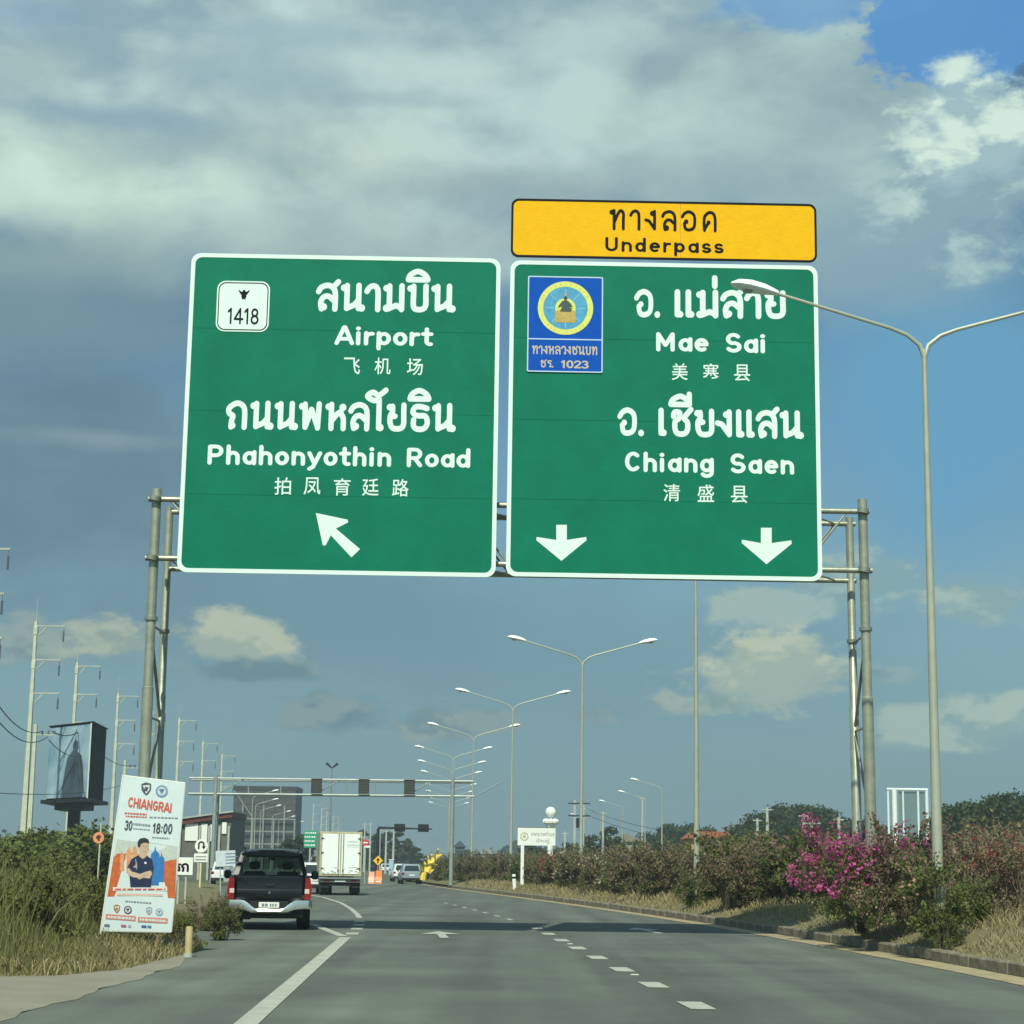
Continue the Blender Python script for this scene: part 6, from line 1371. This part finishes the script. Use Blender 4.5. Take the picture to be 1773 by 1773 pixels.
for i, (px, pt, Y, lab) in enumerate([(15, 1428, 62, 'leafy tree at the left edge behind the tall weeds'), (70, 1440, 66, 'leafy tree behind the second shorter pole at far left'), (118, 1402, 72, 'leafy tree below the billboard, in front of its leg'), (160, 1455, 70, 'dark leafy tree behind the worn orange-rimmed sign'),
                                 (200, 1452, 76, 'leafy tree peeping out left of the banner'), (1285, 1440, 120, 'dark leafy tree behind the shaded gap of the hedge'), (1345, 1432, 130, 'dark leafy tree in front of the big spreading rain tree'), (1420, 1438, 115, 'dark leafy tree just left of the magenta bougainvillea'), (-30, 1430, 58, 'leafy tree cut by the left edge')]):
    tree(T_LOW[i % 3], px, pt, Y, 4.0, L_TREE if i in (3, 5, 6, 7) else L_OLIVE, lab, 1.05)
tree(T_RND[1], 512, 1440, 220, 8, L_TREE, 'dark tree between the dark building and the green sign', 1.3)
tree(T_RND[0], 850, 1478, 300, 8, L_TREE2, 'small tree beyond the hedge near the fourth lamp post', 1.5)
# distant wood on the horizon
rng = np.random.default_rng(77); n = 34000; X_ = rng.uniform(-520, 620, n); Yv = 760+rng.uniform(-25, 25, n)
hh = 7+3.5*np.sin(X_*.021)+2.5*np.sin(X_*.083+1)+2*np.sin(X_*.27); Z_ = rng.random(n)**.8*np.maximum(hh, 2.5)
V, F = leaves(np.stack([X_, Yv, Z_], 1), 2.0, .9, .6); tag(link('distant_wood', npmesh('distant_wood', V, F), L_TREE), kind='stuff')

# tall weeds at left
def inv(f, n, ylo, yhi, olo, ohi, pw=1.0):
    Y_ = ylo+(yhi-ylo)*rng.random(n)**pw; o_ = olo+(ohi-olo)*rng.random(n); return Y_, o_
n = 52000; Yv, ov = inv(None, n, 24.15, 50, .0, 12, 1.25); xg_ = np.array([xg(y) for y in Yv]); Xv = xg_-ov
oe_ = np.minimum(ov, (Yv-24.1)*1.0)
hmax = 1.1*np.interp(oe_, [0, .5, 1.2, 2.0, 3.2, 6, 12], [.07, .16, .30, .62, 1.20, 1.5, 1.5])*np.where(Yv > 29.5, np.interp(Yv, [29.5, 33, 50], [1.0, .62, .55]), 1.0)
hmax = hmax*(1+.22*np.sin(Xv*1.3)*np.sin(Yv*.9+1))
zb_ = np.array([vz(o, y) for o, y in zip(ov, Yv)])
V, F = blades(np.stack([Xv, Yv, zb_], 1), hmax*rng.uniform(.55, 1.15, n), np.full(n, .022), .22); tag(link('tall_grass', npmesh('tall_grass', V, F), G_GREEN), kind='stuff')
n = 4500; Yv, ov = inv(None, n, 27, 36, 1.6, 11); Xv = np.array([xg(y) for y in Yv])-ov
V, F = blades(np.stack([Xv, Yv, Yv*0+.1], 1), rng.uniform(.8, 1.5, n)*np.where(Yv > 30.3, .72, 1), np.full(n, .02), .28); tag(link('seeding_grass', npmesh('seeding_grass', V, F), G_GREEN), kind='stuff')
n = 40000; Yv, ov = inv(None, n, 26.0, 40, 1.5, 11, 1.2); Xv = np.array([xg(y) for y in Yv])-ov; hm = np.interp(np.minimum(ov, Yv-24.3), [1.5, 2.2, 3.4, 6, 11], [.25, .6, 1.25, 1.45, 1.45])*(1+.20*np.sin(Xv*1.9+.7)*np.sin(Yv*1.3))*np.where(Yv > 30, .75, 1)
V, F = leaves(np.stack([Xv, Yv, .15+hm*rng.random(n)**.75], 1), .085, .22, -.3); tag(link('tall_weeds', npmesh('tall_weeds', V, F), L_WEED), kind='stuff')
n = 22000; Yv, ov = inv(None, n, 24.05, 33, -.03, 9)
keep = np.minimum(ov, (Yv-24.1)) < 1.6; Yv, ov = Yv[keep], ov[keep]; n = len(Yv); Xv = np.array([xg(y) for y in Yv])-ov
V, F = blades(np.stack([Xv, Yv, np.array([vz(max(o, 0), y) for o, y in zip(ov, Yv)])], 1), rng.uniform(.05, .24, n), np.full(n, .02), .5); tag(link('dry_grass', npmesh('dry_grass', V, F), G_DRY), kind='stuff')
# grass of the median
n = 75000; Yv = 22+100*rng.random(n)**1.7; ov = -.04+9*rng.random(n)**1.2; Xv = np.array([xk(y) for y in Yv])+ov; zz = np.array([gz(max(o, 0), y) for o, y in zip(ov, Yv)])
hp = np.interp(ov, [0, .4, 1.5, 4, 9], [.05, .12, .22, .26, .3])*rng.uniform(.4, 1.4, n)*(1+.5*np.sin(Xv*2.3)*np.sin(Yv*.8))
V, F = blades(np.stack([Xv, Yv, zz-.01], 1), .85*np.abs(hp), np.interp(Yv, [22, 50, 120], [.016, .028, .05]), .55); tag(link('median_grass', npmesh('median_grass', V, F), G_DRY), kind='stuff')
# single clumps at the verge
random.seed(3)
q = gnd(386, 1628); place_bush(BUSH[2], q.x, q.y, .0, .34, L_OLIVE, None, 'dark leafy weed clump between the yellow bollard and the pickup', None, 'weed_clump')
q = gnd(362, 1612); place_bush(BUSH[0], q.x-.1, q.y, .0, .36, L_DRY, None, 'dry brown weed clump behind the yellow bollard', None, 'weed_clump')
q = gnd(392, 1600); place_bush(BUSH[4], q.x, q.y, .0, .36, L_DRY, B_PEACH, 'pale dry plant beside the left rear wheel of the pickup', None, 'weed_clump')
q = gnd(312, 1640); place_bush(BUSH[3], q.x, q.y, .0, .30, L_WEED, None, 'small green weed clump at the right foot of the banner', None, 'weed_clump')

random.seed(9)
for i in range(6):
    px = 5+i*58+random.uniform(-10, 10)
    if 215 < px < 300: continue
    Y = random.uniform(27.5, 30) if px < 90 else random.uniform(31.2, 34); hgt = random.uniform(.48, .66) if px < 200 else .42
    place_bush(BUSH[i % 5], at(px, 1600, Y).x, Y, .08, hgt, L_WEED, None, 'leafy weed clump in the tall grass at left, %s from the left edge' % ordinal(i+1), 'weed clumps in the tall grass', 'weed_clump')

# ================================================================== HAZE
hz = MB().box(-3600, -70, -1.2, 3600, 6100, 24).obj('haze', bpy.data.materials.new('haze')); tag(hz, kind='stuff')
hm_ = hz.data.materials[0]; hm_.use_nodes = True; t = hm_.node_tree; t.nodes.clear(); pv = t.nodes.new('ShaderNodeVolumePrincipled'); om = t.nodes.new('ShaderNodeOutputMaterial')
pv.inputs['Color'].default_value = (.70, .88, .95, 1); pv.inputs['Density'].default_value = .0006; pv.inputs['Anisotropy'].default_value = .2; t.links.new(pv.outputs[0], om.inputs['Volume'])
